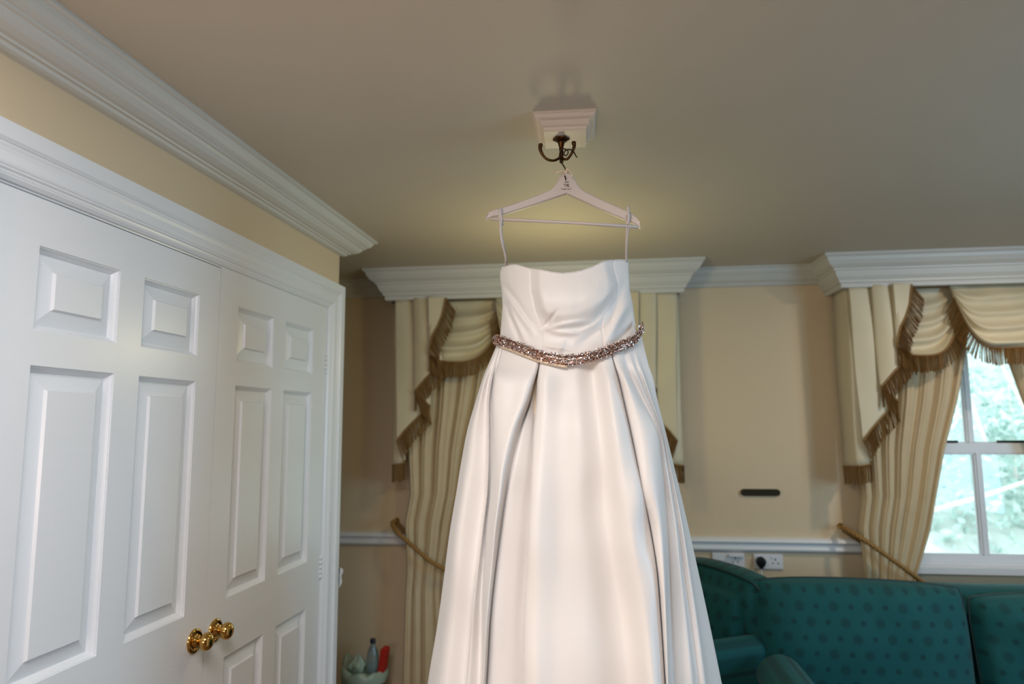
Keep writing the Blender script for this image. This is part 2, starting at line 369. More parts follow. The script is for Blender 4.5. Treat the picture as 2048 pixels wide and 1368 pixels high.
# ================================================================== OUTSIDE
mb = MB(); rows = []
for i in range(22):
    t = i / 21; rows.append([Vector((-14 + 32 * j / 40, 5.2 + 9 * t, -0.4 + 6.5 * t + 0.5 * noise.noise((j * 0.5, i * 0.5, 3)))) for j in range(41)])
mb.grid(rows)
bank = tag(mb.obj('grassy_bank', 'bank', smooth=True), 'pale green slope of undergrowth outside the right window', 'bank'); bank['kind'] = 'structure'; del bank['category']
def shrub(cx, cy, cz, rx, rz, n, label, group='shrubs outside the windows', seed=1):
    rnd = random.Random(seed)
    root = thing('shrub', label, 'shrub', (cx, cy, cz - rz), group)
    mb = MB()
    for k in range(n):
        a = rnd.uniform(0, 2 * pi); r = sqrt(rnd.random()); h = rnd.uniform(-1, 1)
        p = Vector((cos(a) * r * rx, sin(a) * r * rx * 0.6, rz + h * rz))
        s = rnd.uniform(0.025, 0.06); d = Vector((rnd.gauss(0, 1), rnd.gauss(0, 1), rnd.gauss(0, 0.7))).normalized(); e = d.orthogonal().normalized()
        e = (e * cos(a * 3) + d.cross(e) * sin(a * 3))
        mb.add([p - d * s, p + e * s * 0.45, p + d * s, p - e * s * 0.45], [(0, 1, 2, 3)])
    mb.obj('foliage', 'leaf', root, kind='stuff')
    bm_ = MB()
    for k in range(6):
        a = rnd.uniform(0, 2 * pi); top = Vector((cos(a) * rx * 0.8, sin(a) * rx * 0.4, 2 * rz * rnd.uniform(0.6, 1)))
        bm_.tube([Vector((0, 0, 0)), top * 0.4 + Vector((rnd.uniform(-.1, .1), 0, 0.1)), top], lambda t: 0.018 - 0.012 * t, 5)
    bm_.obj('stem', 'bark', root)
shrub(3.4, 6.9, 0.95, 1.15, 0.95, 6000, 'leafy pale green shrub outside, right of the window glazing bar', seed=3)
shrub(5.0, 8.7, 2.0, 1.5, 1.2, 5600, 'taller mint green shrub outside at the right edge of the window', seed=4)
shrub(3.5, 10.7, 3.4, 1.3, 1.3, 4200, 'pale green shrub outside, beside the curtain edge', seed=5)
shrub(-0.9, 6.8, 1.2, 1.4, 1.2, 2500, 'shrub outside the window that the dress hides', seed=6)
for k, (p0, p1, p2, r, lab) in enumerate([
    ((1.9, 5.4, 0.82), (2.9, 5.5, 1.12), (4.4, 5.7, 1.75), 0.017, 'pale bare branch sloping up to the right across the lower panes'),
    ((2.7, 5.3, 1.95), (2.95, 5.3, 1.3), (3.25, 5.3, 0.3), 0.012, 'thin bare branch running down across the right lower pane'),
    ((2.1, 5.4, 2.6), (2.5, 5.6, 2.1), (2.75, 5.7, 1.4), 0.020, 'pale branch leaning behind the upper left pane')]):
    mb = MB(); mb.tube(spline([p0, p1, p2], 8), lambda t, r=r: r * (1 - 0.4 * t), 7)
    o = tag(mb.obj('bare_branch', 'bark', smooth=True), lab, 'branch', 'bare branches outside the right window'); center(o)
# ================================================================== PELMETS
def pelmet(uL, uR, label):
    mb = MB(); top_d = 0.33
    prof = [(0.0, 0), (0.0, 0.010), (0.008, 0.016), (0.012, 0.018), (0.016, 0.032), (0.028, 0.050), (0.044, 0.062), (0.050, 0.064), (0.052, 0.072), (0.058, 0.075), (0.062, 0.086), (0.068, 0.100), (0.078, 0.112), (0.082, 0.116), (0.083, 0.126), (0.092, 0.129), (0.090, 0.138), (0.093, 0.148), (0.110, 0.150), (0.110, 0.020)]
    c = W((uL + uR) / 2, 0, CEIL - 0.15)
    rows = [[W(uL + i, 0.001, CEIL - z), W(uL + i, top_d - i, CEIL - z), W(uR - i, top_d - i, CEIL - z), W(uR - i, 0.001, CEIL - z)] for i, z in prof]
    mb.grid(rows)
    root = thing('curtain_pelmet', label, 'pelmet', c, 'pelmets over the windows')
    mb.obj('moulding', 'trimpaint', root)
    mb = MB(); wbox(mb, uL + 0.111, uR - 0.111, 0.03, top_d - 0.111, CEIL - 0.06, CEIL - 0.04); mb.obj('top_board', 'trimpaint', root)
    reroot(root)
pelmet(-1.255, 0.418, 'white moulded box pelmet over the window behind the dress')
pelmet(0.955, 2.500, 'white moulded box pelmet over the window above the sofa')

# ================================================================== VALANCES
def fringe(parent, path, length, normal, out=None, density=0.0042, name='fringe', seed=0):
    """bullion fringe: a braid along the hem and a row of hanging twisted strands"""
    rnd = random.Random(seed); mb = MB(); P = [Vector(p) for p in path]
    mb.tube([p + normal * 0.003 for p in P], 0.0045, 6)
    acc = 0.0
    for a, b in zip(P, P[1:]):
        L = (b - a).length; horiz = max(hypot((b - a).x, (b - a).y), L * 0.85)
        if L < 1e-5: continue
        t = (b - a) / L
        while acc < horiz:
            q = a + (b - a) * (acc / horiz); ln = length * rnd.uniform(0.92, 1.05); w = 0.0021
            drop = Vector((rnd.gauss(0, 0.02), rnd.gauss(0, 0.02), -1)); e = q + drop * ln
            if out == 'auto': drop = (drop + (W(1, 0, 0) - W(0, 0, 0)) * (-0.7 if t.z < 0 else 0.7) * max(0, abs(t.z) - 0.55) / 0.45).normalized(); e = q + drop * ln
            elif out is not None: drop = (drop + out * 0.75 * max(0, abs(t.z) - 0.6) / 0.4).normalized(); e = q + drop * ln
            s1 = Vector((t.x, t.y, 0)); s1 = s1.normalized() * w if s1.length > 0.05 else Vector((w, 0, 0))
            nn = normal * (0.0022 + rnd.uniform(0, 0.003)); mid = (q + e) / 2 + Vector((rnd.gauss(0, 0.0006), 0, 0))
            vs = []
            for c_, k in ((q, 1.0), (mid, 0.85), (e, 1.15)):
                vs += [c_ - s1 * k, c_ + nn * k, c_ + s1 * k]
            mb.add(vs, [(0, 1, 4, 3), (1, 2, 5, 4), (2, 0, 3, 5), (3, 4, 7, 6), (4, 5, 8, 7), (5, 3, 6, 8), (6, 7, 8)])
            acc += density * rnd.uniform(0.85, 1.1)
        acc -= horiz
    return mb.obj(name, 'fringe', parent, kind='stuff')

def tail(root, o, s, k=0, ztop=2.185):
    """cascading end tail: o outer corner, s=+1 runs inwards to the right, -1 to the left"""
    # cross-section (u offset, d, hem z) around the accordion folds
    SEC = [(0.0, 0.0, 0.03, 1.335), (0.0, 0.004, 0.10, 1.34), (0.0, 0.0, 0.185, 1.345), (0.004, 0.010, 0.200, 1.347), (0.008, 0.045, 0.204, 1.352), (0.012, 0.072, 0.200, 1.358), (0.012, 0.070, 0.206, 1.37), (0.010, 0.036, 0.210, 1.44),
           (0.014, 0.030, 0.217, 1.462), (0.06, 0.07, 0.220, 1.515), (0.10, 0.13, 0.215, 1.575), (0.15, 0.195, 0.206, 1.635), (0.155, 0.203, 0.211, 1.64), (0.15, 0.19, 0.217, 1.65),
           (0.115, 0.135, 0.222, 1.70), (0.108, 0.124, 0.229, 1.705), (0.115, 0.132, 0.237, 1.715), (0.17, 0.20, 0.234, 1.785), (0.22, 0.275, 0.224, 1.845), (0.225, 0.288, 0.231, 1.86), (0.22, 0.27, 0.238, 1.868), (0.20, 0.215, 0.242, 1.89), (0.192, 0.206, 0.249, 1.895),
           (0.195, 0.212, 0.255, 1.93), (0.210, 0.225, 0.252, 1.985), (0.235, 0.250, 0.248, 2.03), (0.262, 0.275, 0.245, 2.09), (0.285, 0.285, 0.245, 2.18)]
    rows = []; NZ = 26
    for i in range(NZ + 1):
        t = i / NZ; r = []
        for j, (dt, db, d, zh) in enumerate(SEC):
            du = dt + (db - dt) * max(0, min(1, (2.185 - (ztop + (zh - ztop) * t)) / 0.6))
            z = ztop + (zh - ztop) * t
            shrink = 1.0
            wob = 0.004 * sin(z * 9 + j * 0.8 + k)
            r.append(W(o + s * (du * shrink + wob * 0.5), d + wob + 0.03 * (1 - t) * 0 , z))
        rows.append(r)
    mb = MB(); mb.grid(rows)
    t_ = mb.obj('tail', 'valance', root, True, angle=60)
    sol = t_.modifiers.new('thickness', 'SOLIDIFY'); sol.thickness = 0.0015
    fringe(t_, rows[-1][:7], 0.082, W(0, 1, 0) - W(0, 0, 0), seed=k)
    # a second run for the face folds
    f2 = rows[-1][8:]
    fringe(t_, f2, 0.088, W(0, 1, 0) - W(0, 0, 0), name='fringe', seed=k + 9, out=(W(1, 0, 0) - W(0, 0, 0)) * s)

def swag(root, u0, u1, d, drop, expo, k=0, ztop=2.185, folds=4):
    NU, NV = 44, 34; rows = []; uc = (u0 + u1) / 2; hw = (u1 - u0) / 2; rnd = random.Random(k)
    ph = [rnd.uniform(0, 2 * pi) for _ in range(folds)]
    for i in range(NV + 1):
        v = i / NV; r = []
        for j in range(NU + 1):
            s = -1 + 2 * j / NU; sh = max(0, 1 - abs(s) ** expo)
            pleat = sin(v * folds * 2 * pi + 0.9 * s + ph[0]); pk = (0.5 + 0.5 * pleat) ** 1.6
            z = ztop - drop * (v ** 0.9) * sh - 0.004 * pk * sh
            dd = d + (0.018 + 0.055 * v * sh) * (0.3 + 0.7 * sh) + 0.034 * pk * sh ** 0.5 * (0.35 + v) + 0.012 * noise.noise((s * 2, v * 5, k * 3.3)) * sh - 0.01 * (1 - v)
            r.append(W(uc + hw * s * (1 - 0.03 * v), dd, z))
        rows.append(r)
    mb = MB(); mb.grid(rows); o = mb.obj('swag', 'valance', root, True)
    sol = o.modifiers.new('thickness', 'SOLIDIFY'); sol.thickness = 0.0015
    fringe(o, rows[-1][1:-1], 0.078, W(0, 1, 0) - W(0, 0, 0), seed=k + 20, out='auto')
def valance(oL, oR, sw, label):
    root = thing('swag_valance', label, 'valance', W((oL + oR) / 2, 0.2, 2.0), 'swag valances')
    tail(root, oL, 1, 1); tail(root, oR, -1, 4)
    n = len(sw)
    for i, (a, b, d, dr, ex) in enumerate(sw): swag(root, a, b, d, dr, ex, i + 3)
    reroot(root)
valance(-1.128, 0.302, [(-1.06, -0.53, 0.112, 0.325, 3.0), (-0.31, 0.22, 0.112, 0.325, 3.0), (-0.61, -0.23, 0.160, 0.30, 4.5)], 'cream swags and tails with gold fringe on the window behind the dress')
valance(1.074, 2.425, [(1.15, 1.63, 0.112, 0.33, 3.0), (1.87, 2.35, 0.112, 0.33, 3.0), (1.552, 1.95, 0.160, 0.305, 4.8)], 'cream swags and tails with gold fringe on the window above the sofa')

# ================================================================== DRAPES
def drape(zl, ul, ur, label, mirror=None, seed=1, nf=7):
    """zl: heights, ul/ur: left and right edge at those heights"""
    rnd = random.Random(seed); NZ, NS = 60, 210
    wid = [rnd.uniform(0.6, 1.4) for _ in range(nf)]; tot = sum(wid); cum = [0]
    for w_ in wid: cum.append(cum[-1] + w_ / tot)
    amp = [rnd.uniform(0.7, 1.15) for _ in range(nf)]
    zs2 = zl[::-1]; rows = []
    for i in range(NZ + 1):
        z = 2.17 + (0.02 - 2.17) * i / NZ
        a = interp(zs2, ul[::-1], z); b = interp(zs2, ur[::-1], z); w = b - a; A = 0.019 * (0.55 + 0.45 * min(1, w / 0.5)); r = []
        tie = math.exp(-((z - 0.86) / 0.16) ** 2)
        for j in range(NS + 1):
            s = j / NS; k = min(nf - 1, next(q for q in range(nf) if s <= cum[q + 1] + 1e-9)); t = (s - cum[k]) / (cum[k + 1] - cum[k])
            prof = sqrt(max(0, 1 - (2 * t - 1) ** 2))
            prof2 = 0.10 * sin(6 * pi * t + k * 1.7 + z * 0.7) * sin(pi * t)
            d = 0.085 + A * 2.0 * amp[k] * (prof + prof2) * (1 - 0.3 * tie) + 0.006 * sin(z * 2.3 + k)
            uu = a + w * s + 0.006 * sin(2 * pi * t + 1.0) * (w / 0.5) + 0.004 * sin(z * 3 + k * 2.1) * (1 - abs(2 * s - 1))
            r.append(W(uu if mirror is None else 2 * mirror - uu, d, z))
        rows.append(r)
    mb = MB(); mb.grid(rows); o = mb.obj('curtain', 'curtain', smooth=True)
    tag(o, label, 'curtain', 'tied-back curtains'); center(o)
ZL = [2.17, 1.84, 1.65, 1.42, 1.20, 1.053, 0.90, 0.82, 0.72, 0.45, 0.02]
UL = [1.10, 1.105, 1.11, 1.115, 1.13, 1.105, 1.115, 1.12, 1.115, 1.11, 1.10]
UR = [1.70, 1.630, 1.585, 1.510, 1.455, 1.420, 1.368, 1.338, 1.33, 1.36, 1.40]
drape(ZL, UL, UR, 'cream curtain tied back at the left of the window above the sofa', seed=5)
drape(ZL, UL, UR, 'cream curtain at the right of the window above the sofa', mirror=1.7295, seed=8)
sh = -2.195
drape(ZL, [u + sh for u in UL], [u + sh + 0.08 for u in UR], 'cream curtain between the cupboard and the dress', seed=11)
drape(ZL, [u + sh for u in UL], [u + sh + 0.06 for u in UR], 'cream curtain behind the right side of the dress', mirror=-0.413, seed=12)
def tieback(o, label, m=None, reach=0.29):
    f = (lambda u: u) if m is None else (lambda u: 2 * m - u)
    path = spline([W(f(o - 0.015), 0.02, 1.045), W(f(o - 0.02), 0.075, 1.048), W(f(o + 0.03), 0.150, 1.012), W(f(o + 0.12), 0.172, 0.945), W(f(o + 0.22), 0.168, 0.868), W(f(o + reach), 0.142, 0.815), W(f(o + reach + 0.012), 0.09, 0.815), W(f(o + reach - 0.05), 0.060, 0.84), W(f(o + 0.05), 0.050, 0.99), W(f(o - 0.01), 0.02, 1.035)], 14)
    root = thing('curtain_tieback', label, 'tieback', path[0], 'rope tiebacks')
    for ph in (0, 2 * pi / 3, 4 * pi / 3):
        pts = []; L = 0
        for i, p in enumerate(path):
            t = (path[min(i + 1, len(path) - 1)] - path[max(i - 1, 0)]).normalized(); up = t.orthogonal().normalized()
            up = (Vector((0, 0, 1)) - t * t.z).normalized(); w = t.cross(up)
            if i: L += (p - path[i - 1]).length
            a = ph + L * 2 * pi / 0.05; pts.append(p + up * cos(a) * 0.006 + w * sin(a) * 0.006)
        mb = MB(); mb.tube(pts, 0.0062, 6); mb.obj('rope_strand', 'cord', root, True)
    mb = MB(); mb.lathe([(0.0, 0), (0.014, 0.001), (0.014, 0.004), (0.005, 0.006), (0.004, 0.022), (0.008, 0.026), (0.008, 0.03), (0, 0.032)], W(f(o - 0.018), 0.0, 1.05), W(0, 1, 0) - W(0, 0, 0), 14); mb.obj('wall_hook', 'brass', root, True)
    reroot(root)
tieback(1.072, 'gold rope holding back the curtain above the sofa')
tieback(1.072, 'gold rope on the right curtain above the sofa', m=1.7295)
tieback(-1.135, 'gold rope holding back the curtain left of the dress', reach=0.33)

# ================================================================== SOCKETS, PLAQUE
def socket(u0, u1, z0, z1, label, plug=False, blank=False):
    root = thing('wall_socket', label, 'socket', W((u0 + u1) / 2, 0, (z0 + z1) / 2), 'wall sockets under the dado rail')
    mb = MB(); wbox(mb, u0, u1, 0, 0.010, z0, z1); wbox(mb, u0 + 0.003, u1 - 0.003, 0.010, 0.012, z0 + 0.003, z1 - 0.003)
    mb.obj('face_plate', 'socket', root)
    zc = (z0 + z1) / 2; um = (u0 + u1) / 2
    cs = [um + 0.032] if blank else [um - 0.032, um + 0.032]
    for c in cs:
        hm = MB()
        wbox(hm, c - 0.0025, c + 0.0025, 0.011, 0.0126, zc + 0.006, zc + 0.016); wbox(hm, c - 0.016, c - 0.009, 0.011, 0.0126, zc - 0.010, zc - 0.005); wbox(hm, c + 0.009, c + 0.016, 0.011, 0.0126, zc - 0.010, zc - 0.005)
        hm.obj('pin_holes', 'black', root)
        sw = MB(); wbox(sw, c - 0.018, c - 0.008, 0.012, 0.0155, z1 - 0.020, z1 - 0.006); sw.obj('rocker_switch', 'socket', root)
    if blank:
        hm = MB(); wbox(hm, um + 0.002, u1 - 0.004, 0.012, 0.030, z1 - 0.014, z1 - 0.004); hm.obj('cover_lip', 'socket', root)
    reroot(root)
    if plug:
        t = thing('plug', 'black plug pushed into the right-hand wall socket', 'plug', W(u0 + 0.030, 0.013, zc))
        mb = MB(); n = 20; out = []
        for k in range(n):
            a = 2 * pi * k / n; r = 0.023; x = cos(a) * r; y = sin(a) * r
            if sin(a) < 0: x *= 1 - 0.5 * (-sin(a)) ** 2; y *= 1.55
            out.append((u0 + 0.030 + x, zc + 0.002 + y))
        rows = []
        for sc, d in ((1.0, 0.0125), (1.0, 0.030), (0.9, 0.036), (0.4, 0.038)): rows.append([W(u0 + 0.030 + (x - u0 - 0.030) * sc, d, zc + (y - zc) * sc) for x, y in out])
        mb.grid(rows, True); e = len(mb.v) - n; mb.f.append(tuple(range(e, e + n))); mb.m.append(0); mb.obj('plug_body', 'black', t, True, angle=50)
        cb = MB(); cb.tube(spline([W(u0 + 0.030, 0.022, zc - 0.03), W(u0 + 0.029, 0.026, zc - 0.07), W(u0 + 0.022, 0.03, zc - 0.2), W(u0 + 0.02, 0.03, zc - 0.5), W(u0 + 0.02, 0.03, 0.15)], 6), 0.0032, 6); cb.obj('flex', 'socket', t, True)
        reroot(t)
socket(0.445, 0.598, 0.847, 0.914, 'white double wall plate half hidden behind the green armchair', blank=True)
socket(0.642, 0.778, 0.842, 0.912, 'white double socket holding the black plug', plug=True)
mb = MB(); n = 12
def stad(u0, u1, z0, z1):
    r = (z1 - z0) / 2; zc = (z0 + z1) / 2; o = []
    for k in range(7): a = -pi / 2 + pi * k / 6; o.append((u1 - r + cos(a) * r, zc + sin(a) * r))
    for k in range(7): a = pi / 2 + pi * k / 6; o.append((u0 + r + cos(a) * r, zc + sin(a) * r))
    return o
mb.poly(stad(0.594, 0.782, 1.190, 1.223), 0, 0.009, lambda u, z, d: W(u, d, z))
pl = mb.obj('wall_plaque', 'plaque'); tag(pl, 'long narrow dark plaque with rounded ends on the cream wall', 'plaque'); center(pl)
rim = MB(); o1 = stad(0.594, 0.782, 1.190, 1.223); o2 = stad(0.600, 0.776, 1.196, 1.217)
rim.grid([[W(u, d, z) for u, z in o] for o, d in ((o1, 0.009), (o1, 0.0115), (o2, 0.0115), (o2, 0.009))], True)
rr = rim.obj('raised_rim', 'plaque', pl); rr.data.transform(Matrix.Translation(-pl.location))

# ================================================================== SOFA AND ARMCHAIR
def pillow(w, h, t, seed=0, n=26, puff=0.55, wr=0.010, top_bow=0.0):
    """stuffed cushion in its own frame: x across, z up from 0, front face towards -y. Returns mesh rows and the front seam"""
    mb = MB(); rows_f = []; rows_b = []
    for i in range(n + 1):
        rf, rb = [], []
        for j in range(n + 1):
            a = -1 + 2 * j / n; b = -1 + 2 * i / n
            # squircle the outline a little
            ra = a * (1 - 0.035 * b ** 4) ; rb_ = b * (1 - 0.035 * a ** 4)
            e = (max(0, 1 - abs(a) ** 5) * max(0, 1 - abs(b) ** 5)) ** 0.42
            x = ra * w / 2; z = (rb_ + 1) * h / 2 + top_bow * (1 - a * a) * max(0, b)
            nz = noise.noise((x * 5 + seed * 7, z * 5, seed)) * wr * 1.6 + noise.noise((x * 16 + seed, z * 9 + x * 6, seed + 5)) * wr * 0.6 * (1.2 - e)
            rf.append((x, -t * (0.5 * e * (1 + puff * 0.3 * (1 - a * a) * (1 - b * b))) - nz * e, z)); rb.append((x, t * 0.5 * e, z))
        rows_f.append(rf); rows_b.append(rb)
    mb.grid(rows_f); mb.grid(rows_b)
    seam = rows_f[0] + [r[-1] for r in rows_f[1:]] + rows_f[-1][::-1][1:] + [r[0] for r in rows_f[::-1][1:]]
    return mb, seam
def place(mb, T):
    mb.v = [tuple(T @ Vector(v)) for v in mb.v]; return mb
def roll_arm(mb, x0, x1, y0, y1, ztop, r):
    """scroll arm running along y: rounded top, straight sides"""
    rows = []; xc = (x0 + x1) / 2; n = 14
    for y, k in ((y0, 0.90), (y0 + 0.001, 0.96), (y0 + 0.006, 0.99), (y0 + 0.02, 1.0), (y1, 1.0)):
        pr = [(x0 + 0.03, 0.08)] + [(x0 + 0.03, ztop - 2 * r - 0.02)]
        for q in range(n + 1):
            a = pi + pi * q / n * 1.0 ; pr.append((xc - cos(pi * q / n) * (x1 - x0) / 2, ztop - r + sin(pi * q / n) * r))
        pr += [(x1 - 0.02, ztop - 2 * r - 0.02), (x1 - 0.02, 0.08)]
        zc = ztop / 2
        rows.append([(xc + (x - xc) * k, y, zc + (z - zc) * k) for x, z in pr])
    mb.grid(rows); mb.add(rows[0], [tuple(range(len(rows[0])))])
# sofa: own frame, x along the window wall, -y towards the room
def sofa():
    root = thing('sofa', 'green patterned sofa under the right window', 'sofa', W(1.345, 0.72, 0.058)); root.rotation_euler = (0, 0, PHI); root.scale = (0.96, 0.96, 0.96)
    # local: x = u-1.40, y = -(d-0.60)
    def bl(mb, name, m='sofa', **k): return mb.obj(name, m, root, True, **k)
    mb = MB(); x0, x1 = -0.92, 0.98; rows = []
    prof = [(0.42, 0.10), (0.42, 0.60), (0.43, 0.78), (0.42, 0.815), (0.38, 0.835), (0.32, 0.838), (0.27, 0.82), (0.24, 0.77), (0.20, 0.45), (0.20, 0.12)]
    for k in range(31):
        x = x0 + (x1 - x0) * k / 30; rows.append([(x, y, z + (0.006 * noise.noise((x * 4, y * 3, 1)) + 0.012 * (1 - (2 * k / 30 - 1) ** 2) if z > 0.7 else 0)) for y, z in prof])
    mb.grid(rows); mb.add(rows[0], [tuple(range(len(prof)))]); mb.add(rows[-1], [tuple(range(len(prof)))]); bl(mb, 'sofa_back')
    mb = MB(); mb.box((-0.90, -0.36, 0.08), (0.96, 0.22, 0.26)); mb.obj('seat_base', 'sofa', root)
    for i, x in enumerate((-0.455, 0.39)):
        s, _ = pillow(0.82, 0.62, 0.18, 20 + i); place(s, Matrix.Translation((x, 0.19, 0.35)) @ Matrix.Rotation(radians(-90), 4, 'X')); bl(s, 'seat_cushion')
    for nm, xa, xb in (('arm', -0.905, -0.725), ('arm', 0.93, 1.09)):
        mb = MB(); roll_arm(mb, xa, xb, -0.46, 0.40 if xa > 0 else -0.03, 0.645, 0.085); bl(mb, nm, angle=60)
    for i, (x, w, h, z, ry) in enumerate(((-0.452, 0.835, 0.47, 0.420, 1.0), (0.405, 0.815, 0.445, 0.415, -2.0))):
        s, seam = pillow(w, h, 0.21, i + 2, 34, wr=0.011 + 0.012 * i, top_bow=0.012)
        T = Matrix.Translation((x, 0.10, z)) @ Matrix.Rotation(radians(ry), 4, 'Y') @ Matrix.Rotation(radians(-9), 4, 'X')
        place(s, T); c = bl(s, 'back_cushion')
        p = MB(); p.tube([T @ Vector(q) for q in seam], 0.006, 6); p.obj('piping', 'piping', c, True)
    for x in (-0.9, 0.95):
        for y in (-0.36, 0.36): mb = MB(); mb.lathe([(0.0, 0), (0.018, 0), (0.026, 0.14), (0, 0.145)], (x, y, -0.06), (0, 0, 1), 12); bl(mb, 'foot', 'black')
sofa()
def armchair():
    ang = radians(-60); root = thing('armchair', 'green patterned armchair between the dress and the sofa', 'armchair', (0.312, 3.145, 0)); root.rotation_euler = (0, 0, ang)
    def bl(mb, name, m='sofa', **k): return mb.obj(name, m, root, True, **k)
    # back: arched top, thick, with a scrolled right edge
    mb = MB(); rows = []; n = 28
    for k in range(n + 1):
        a = -1 + 2 * k / n; x = 0.27 * a; ht = 0.930 - 0.020 * abs(a) ** 2.2 - 0.05 * max(0, abs(a) - 0.9) / 0.1
        ed = 1 - 0.5 * max(0, abs(a) - 0.86) / 0.14
        yc = 0.17; t = 0.075 * ed
        rows.append([(x, yc + t, 0.12), (x, yc + t, ht - 0.09), (x, yc + t * 0.75 + 0.01, ht - 0.03), (x, yc + 0.02, ht), (x, yc - t * 0.7, ht - 0.02), (x, yc - t * 1.15, ht - 0.09), (x, yc - t, 0.6), (x, yc - t, 0.12)])
    mb.grid(rows); mb.add(rows[0], [tuple(range(8))]); mb.add(rows[-1], [tuple(range(8))]); b = bl(mb, 'chair_back', angle=50)
    p = MB(); p.tube([(r[4][0], r[4][1] - 0.003, r[4][2] + 0.004) for r in rows] + [(rows[-1][5][0], rows[-1][5][1], rows[-1][5][2]), (rows[-1][6][0], rows[-1][6][1], 0.62)], 0.005, 6); p.obj('piping', 'piping', b, True)
    mb = MB(); mb.box((-0.20, -0.34, 0.10), (0.20, 0.10, 0.28)); mb.obj('seat_base', 'sofa', root)
    s, _ = pillow(0.40, 0.46, 0.15, 31); place(s, Matrix.Translation((0, 0.10, 0.36)) @ Matrix.Rotation(radians(90), 4, 'X')); bl(s, 'seat_cushion')
    s, seam = pillow(0.42, 0.42, 0.13, 33, wr=0.014); T = Matrix.Translation((0, 0.05, 0.44)) @ Matrix.Rotation(radians(-8), 4, 'X'); place(s, T); c = bl(s, 'back_cushion')
    p = MB(); p.tube([T @ Vector(q) for q in seam], 0.005, 6); p.obj('piping', 'piping', c, True)
    for xa, xb in ((-0.31, -0.20), (0.20, 0.315)):
        mb = MB(); roll_arm(mb, xa, xb, -0.33, 0.14, 0.705, 0.062); bl(mb, 'arm', angle=60)
    for x in (-0.24, 0.24):
        for y in (-0.28, 0.2): mb = MB(); mb.lathe([(0.0, 0), (0.016, 0), (0.024, 0.10), (0, 0.11)], (x, y, 0.0), (0, 0, 1), 12); bl(mb, 'foot', 'black')
armchair()

# ================================================================== WASTE BIN
BX, BY = -1.247, 3.34
bt = thing('waste_bin', 'dark round waste bin lined with a pale bag beside the left curtain', 'bin', (BX, BY, 0))
mb = MB(); mb.lathe([(0, 0.0), (0.082, 0.0), (0.085, 0.01), (0.103, 0.355), (0.106, 0.36), (0.103, 0.363), (0.100, 0.355), (0.082, 0.02), (0, 0.02)], (0, 0, 0), (0, 0, 1), 30); mb.obj('bin_body', 'bin', bt, True, angle=50)
bg = MB(); rows = []
for h, (r0, z0) in enumerate([(0.109, 0.315), (0.113, 0.335), (0.111, 0.362), (0.105, 0.374), (0.094, 0.372), (0.08, 0.355), (0.05, 0.345), (0.001, 0.34)]):
    r = []
    for k in range(48):
        a = 2 * pi * k / 48; nz = noise.noise((cos(a) * 2.2, sin(a) * 2.2, h * 0.5)) ; r.append((cos(a) * (r0 + nz * 0.006), sin(a) * (r0 + nz * 0.006), z0 + nz * 0.022 + (0.045 * max(0, cos(a - 3.0)) ** 8 if 1 < h < 5 else 0)))
    rows.append(r)
bg.grid(rows, True); bg.obj('bin_liner', 'bag', bt, True)
crm = MB(); rows = []
for i in range(13):
    r = []
    for j in range(20):
        a = 2 * pi * j / 20; t = i / 12; rad = 0.042 * sin(pi * min(1, t * 0.98 + 0.02)) * (1 + 0.45 * noise.noise((cos(a) * 2, sin(a) * 2, t * 4)))
        r.append((-0.025 + cos(a) * rad, -0.02 + sin(a) * rad, 0.335 + 0.105 * t + 0.01 * noise.noise((a, t * 3, 2))))
    rows.append(r)
crm.grid(rows, True); o = crm.obj('crumpled_paper', 'bag', None, False); o.location = (BX, BY, 0); tag(o, 'crumpled pale green tissue sticking out of the waste bin', 'tissue')
wb_ = thing('water_bottle', 'clear plastic bottle with navy cap standing in the waste bin', 'bottle', (BX + 0.045, BY - 0.01, 0.27))
mb = MB(); mb.lathe([(0, 0), (0.026, 0.001), (0.029, 0.01), (0.029, 0.09), (0.026, 0.1), (0.029, 0.11), (0.029, 0.16), (0.022, 0.19), (0.012, 0.212), (0.011, 0.226)], (0, 0, 0), (0, 0, 1), 20); mb.obj('bottle_body', 'bottle', wb_, True)
mb = MB(); mb.lathe([(0.0135, 0.222), (0.0135, 0.240), (0.012, 0.243), (0, 0.243)], (0, 0, 0), (0, 0, 1), 16); mb.obj('cap', 'navy', wb_, True, label='navy cap', angle=40)
mb = MB(); T = Matrix.Translation((BX + 0.082, BY + 0.0, 0.30)) @ Matrix.Rotation(radians(8), 4, 'Y')
def bevbox(mb, x, y, z, b, T):
    rows = []
    for zz, k in ((0, 1 - b / x), (b, 1), (z - b, 1), (z, 1 - b / x)):
        rows.append([T @ Vector((sx * x * k + ox, sy * y * k, zz)) for sx, sy, ox in ((-1, -0.7, 0), (-0.7, -1, 0), (0.7, -1, 0), (1, -0.7, 0), (1, 0.7, 0), (0.7, 1, 0), (-0.7, 1, 0), (-1, 0.7, 0))])
    mb.grid(rows, True); mb.add(rows[0], [tuple(range(8))]); mb.add(rows[-1], [tuple(range(8))])
bevbox(mb, 0.016, 0.035, 0.175, 0.006, T); o = tag(mb.obj('red_carton', 'red', smooth=True, angle=30), 'red carton leaning in the waste bin beside the bottle', 'carton'); center(o, True)

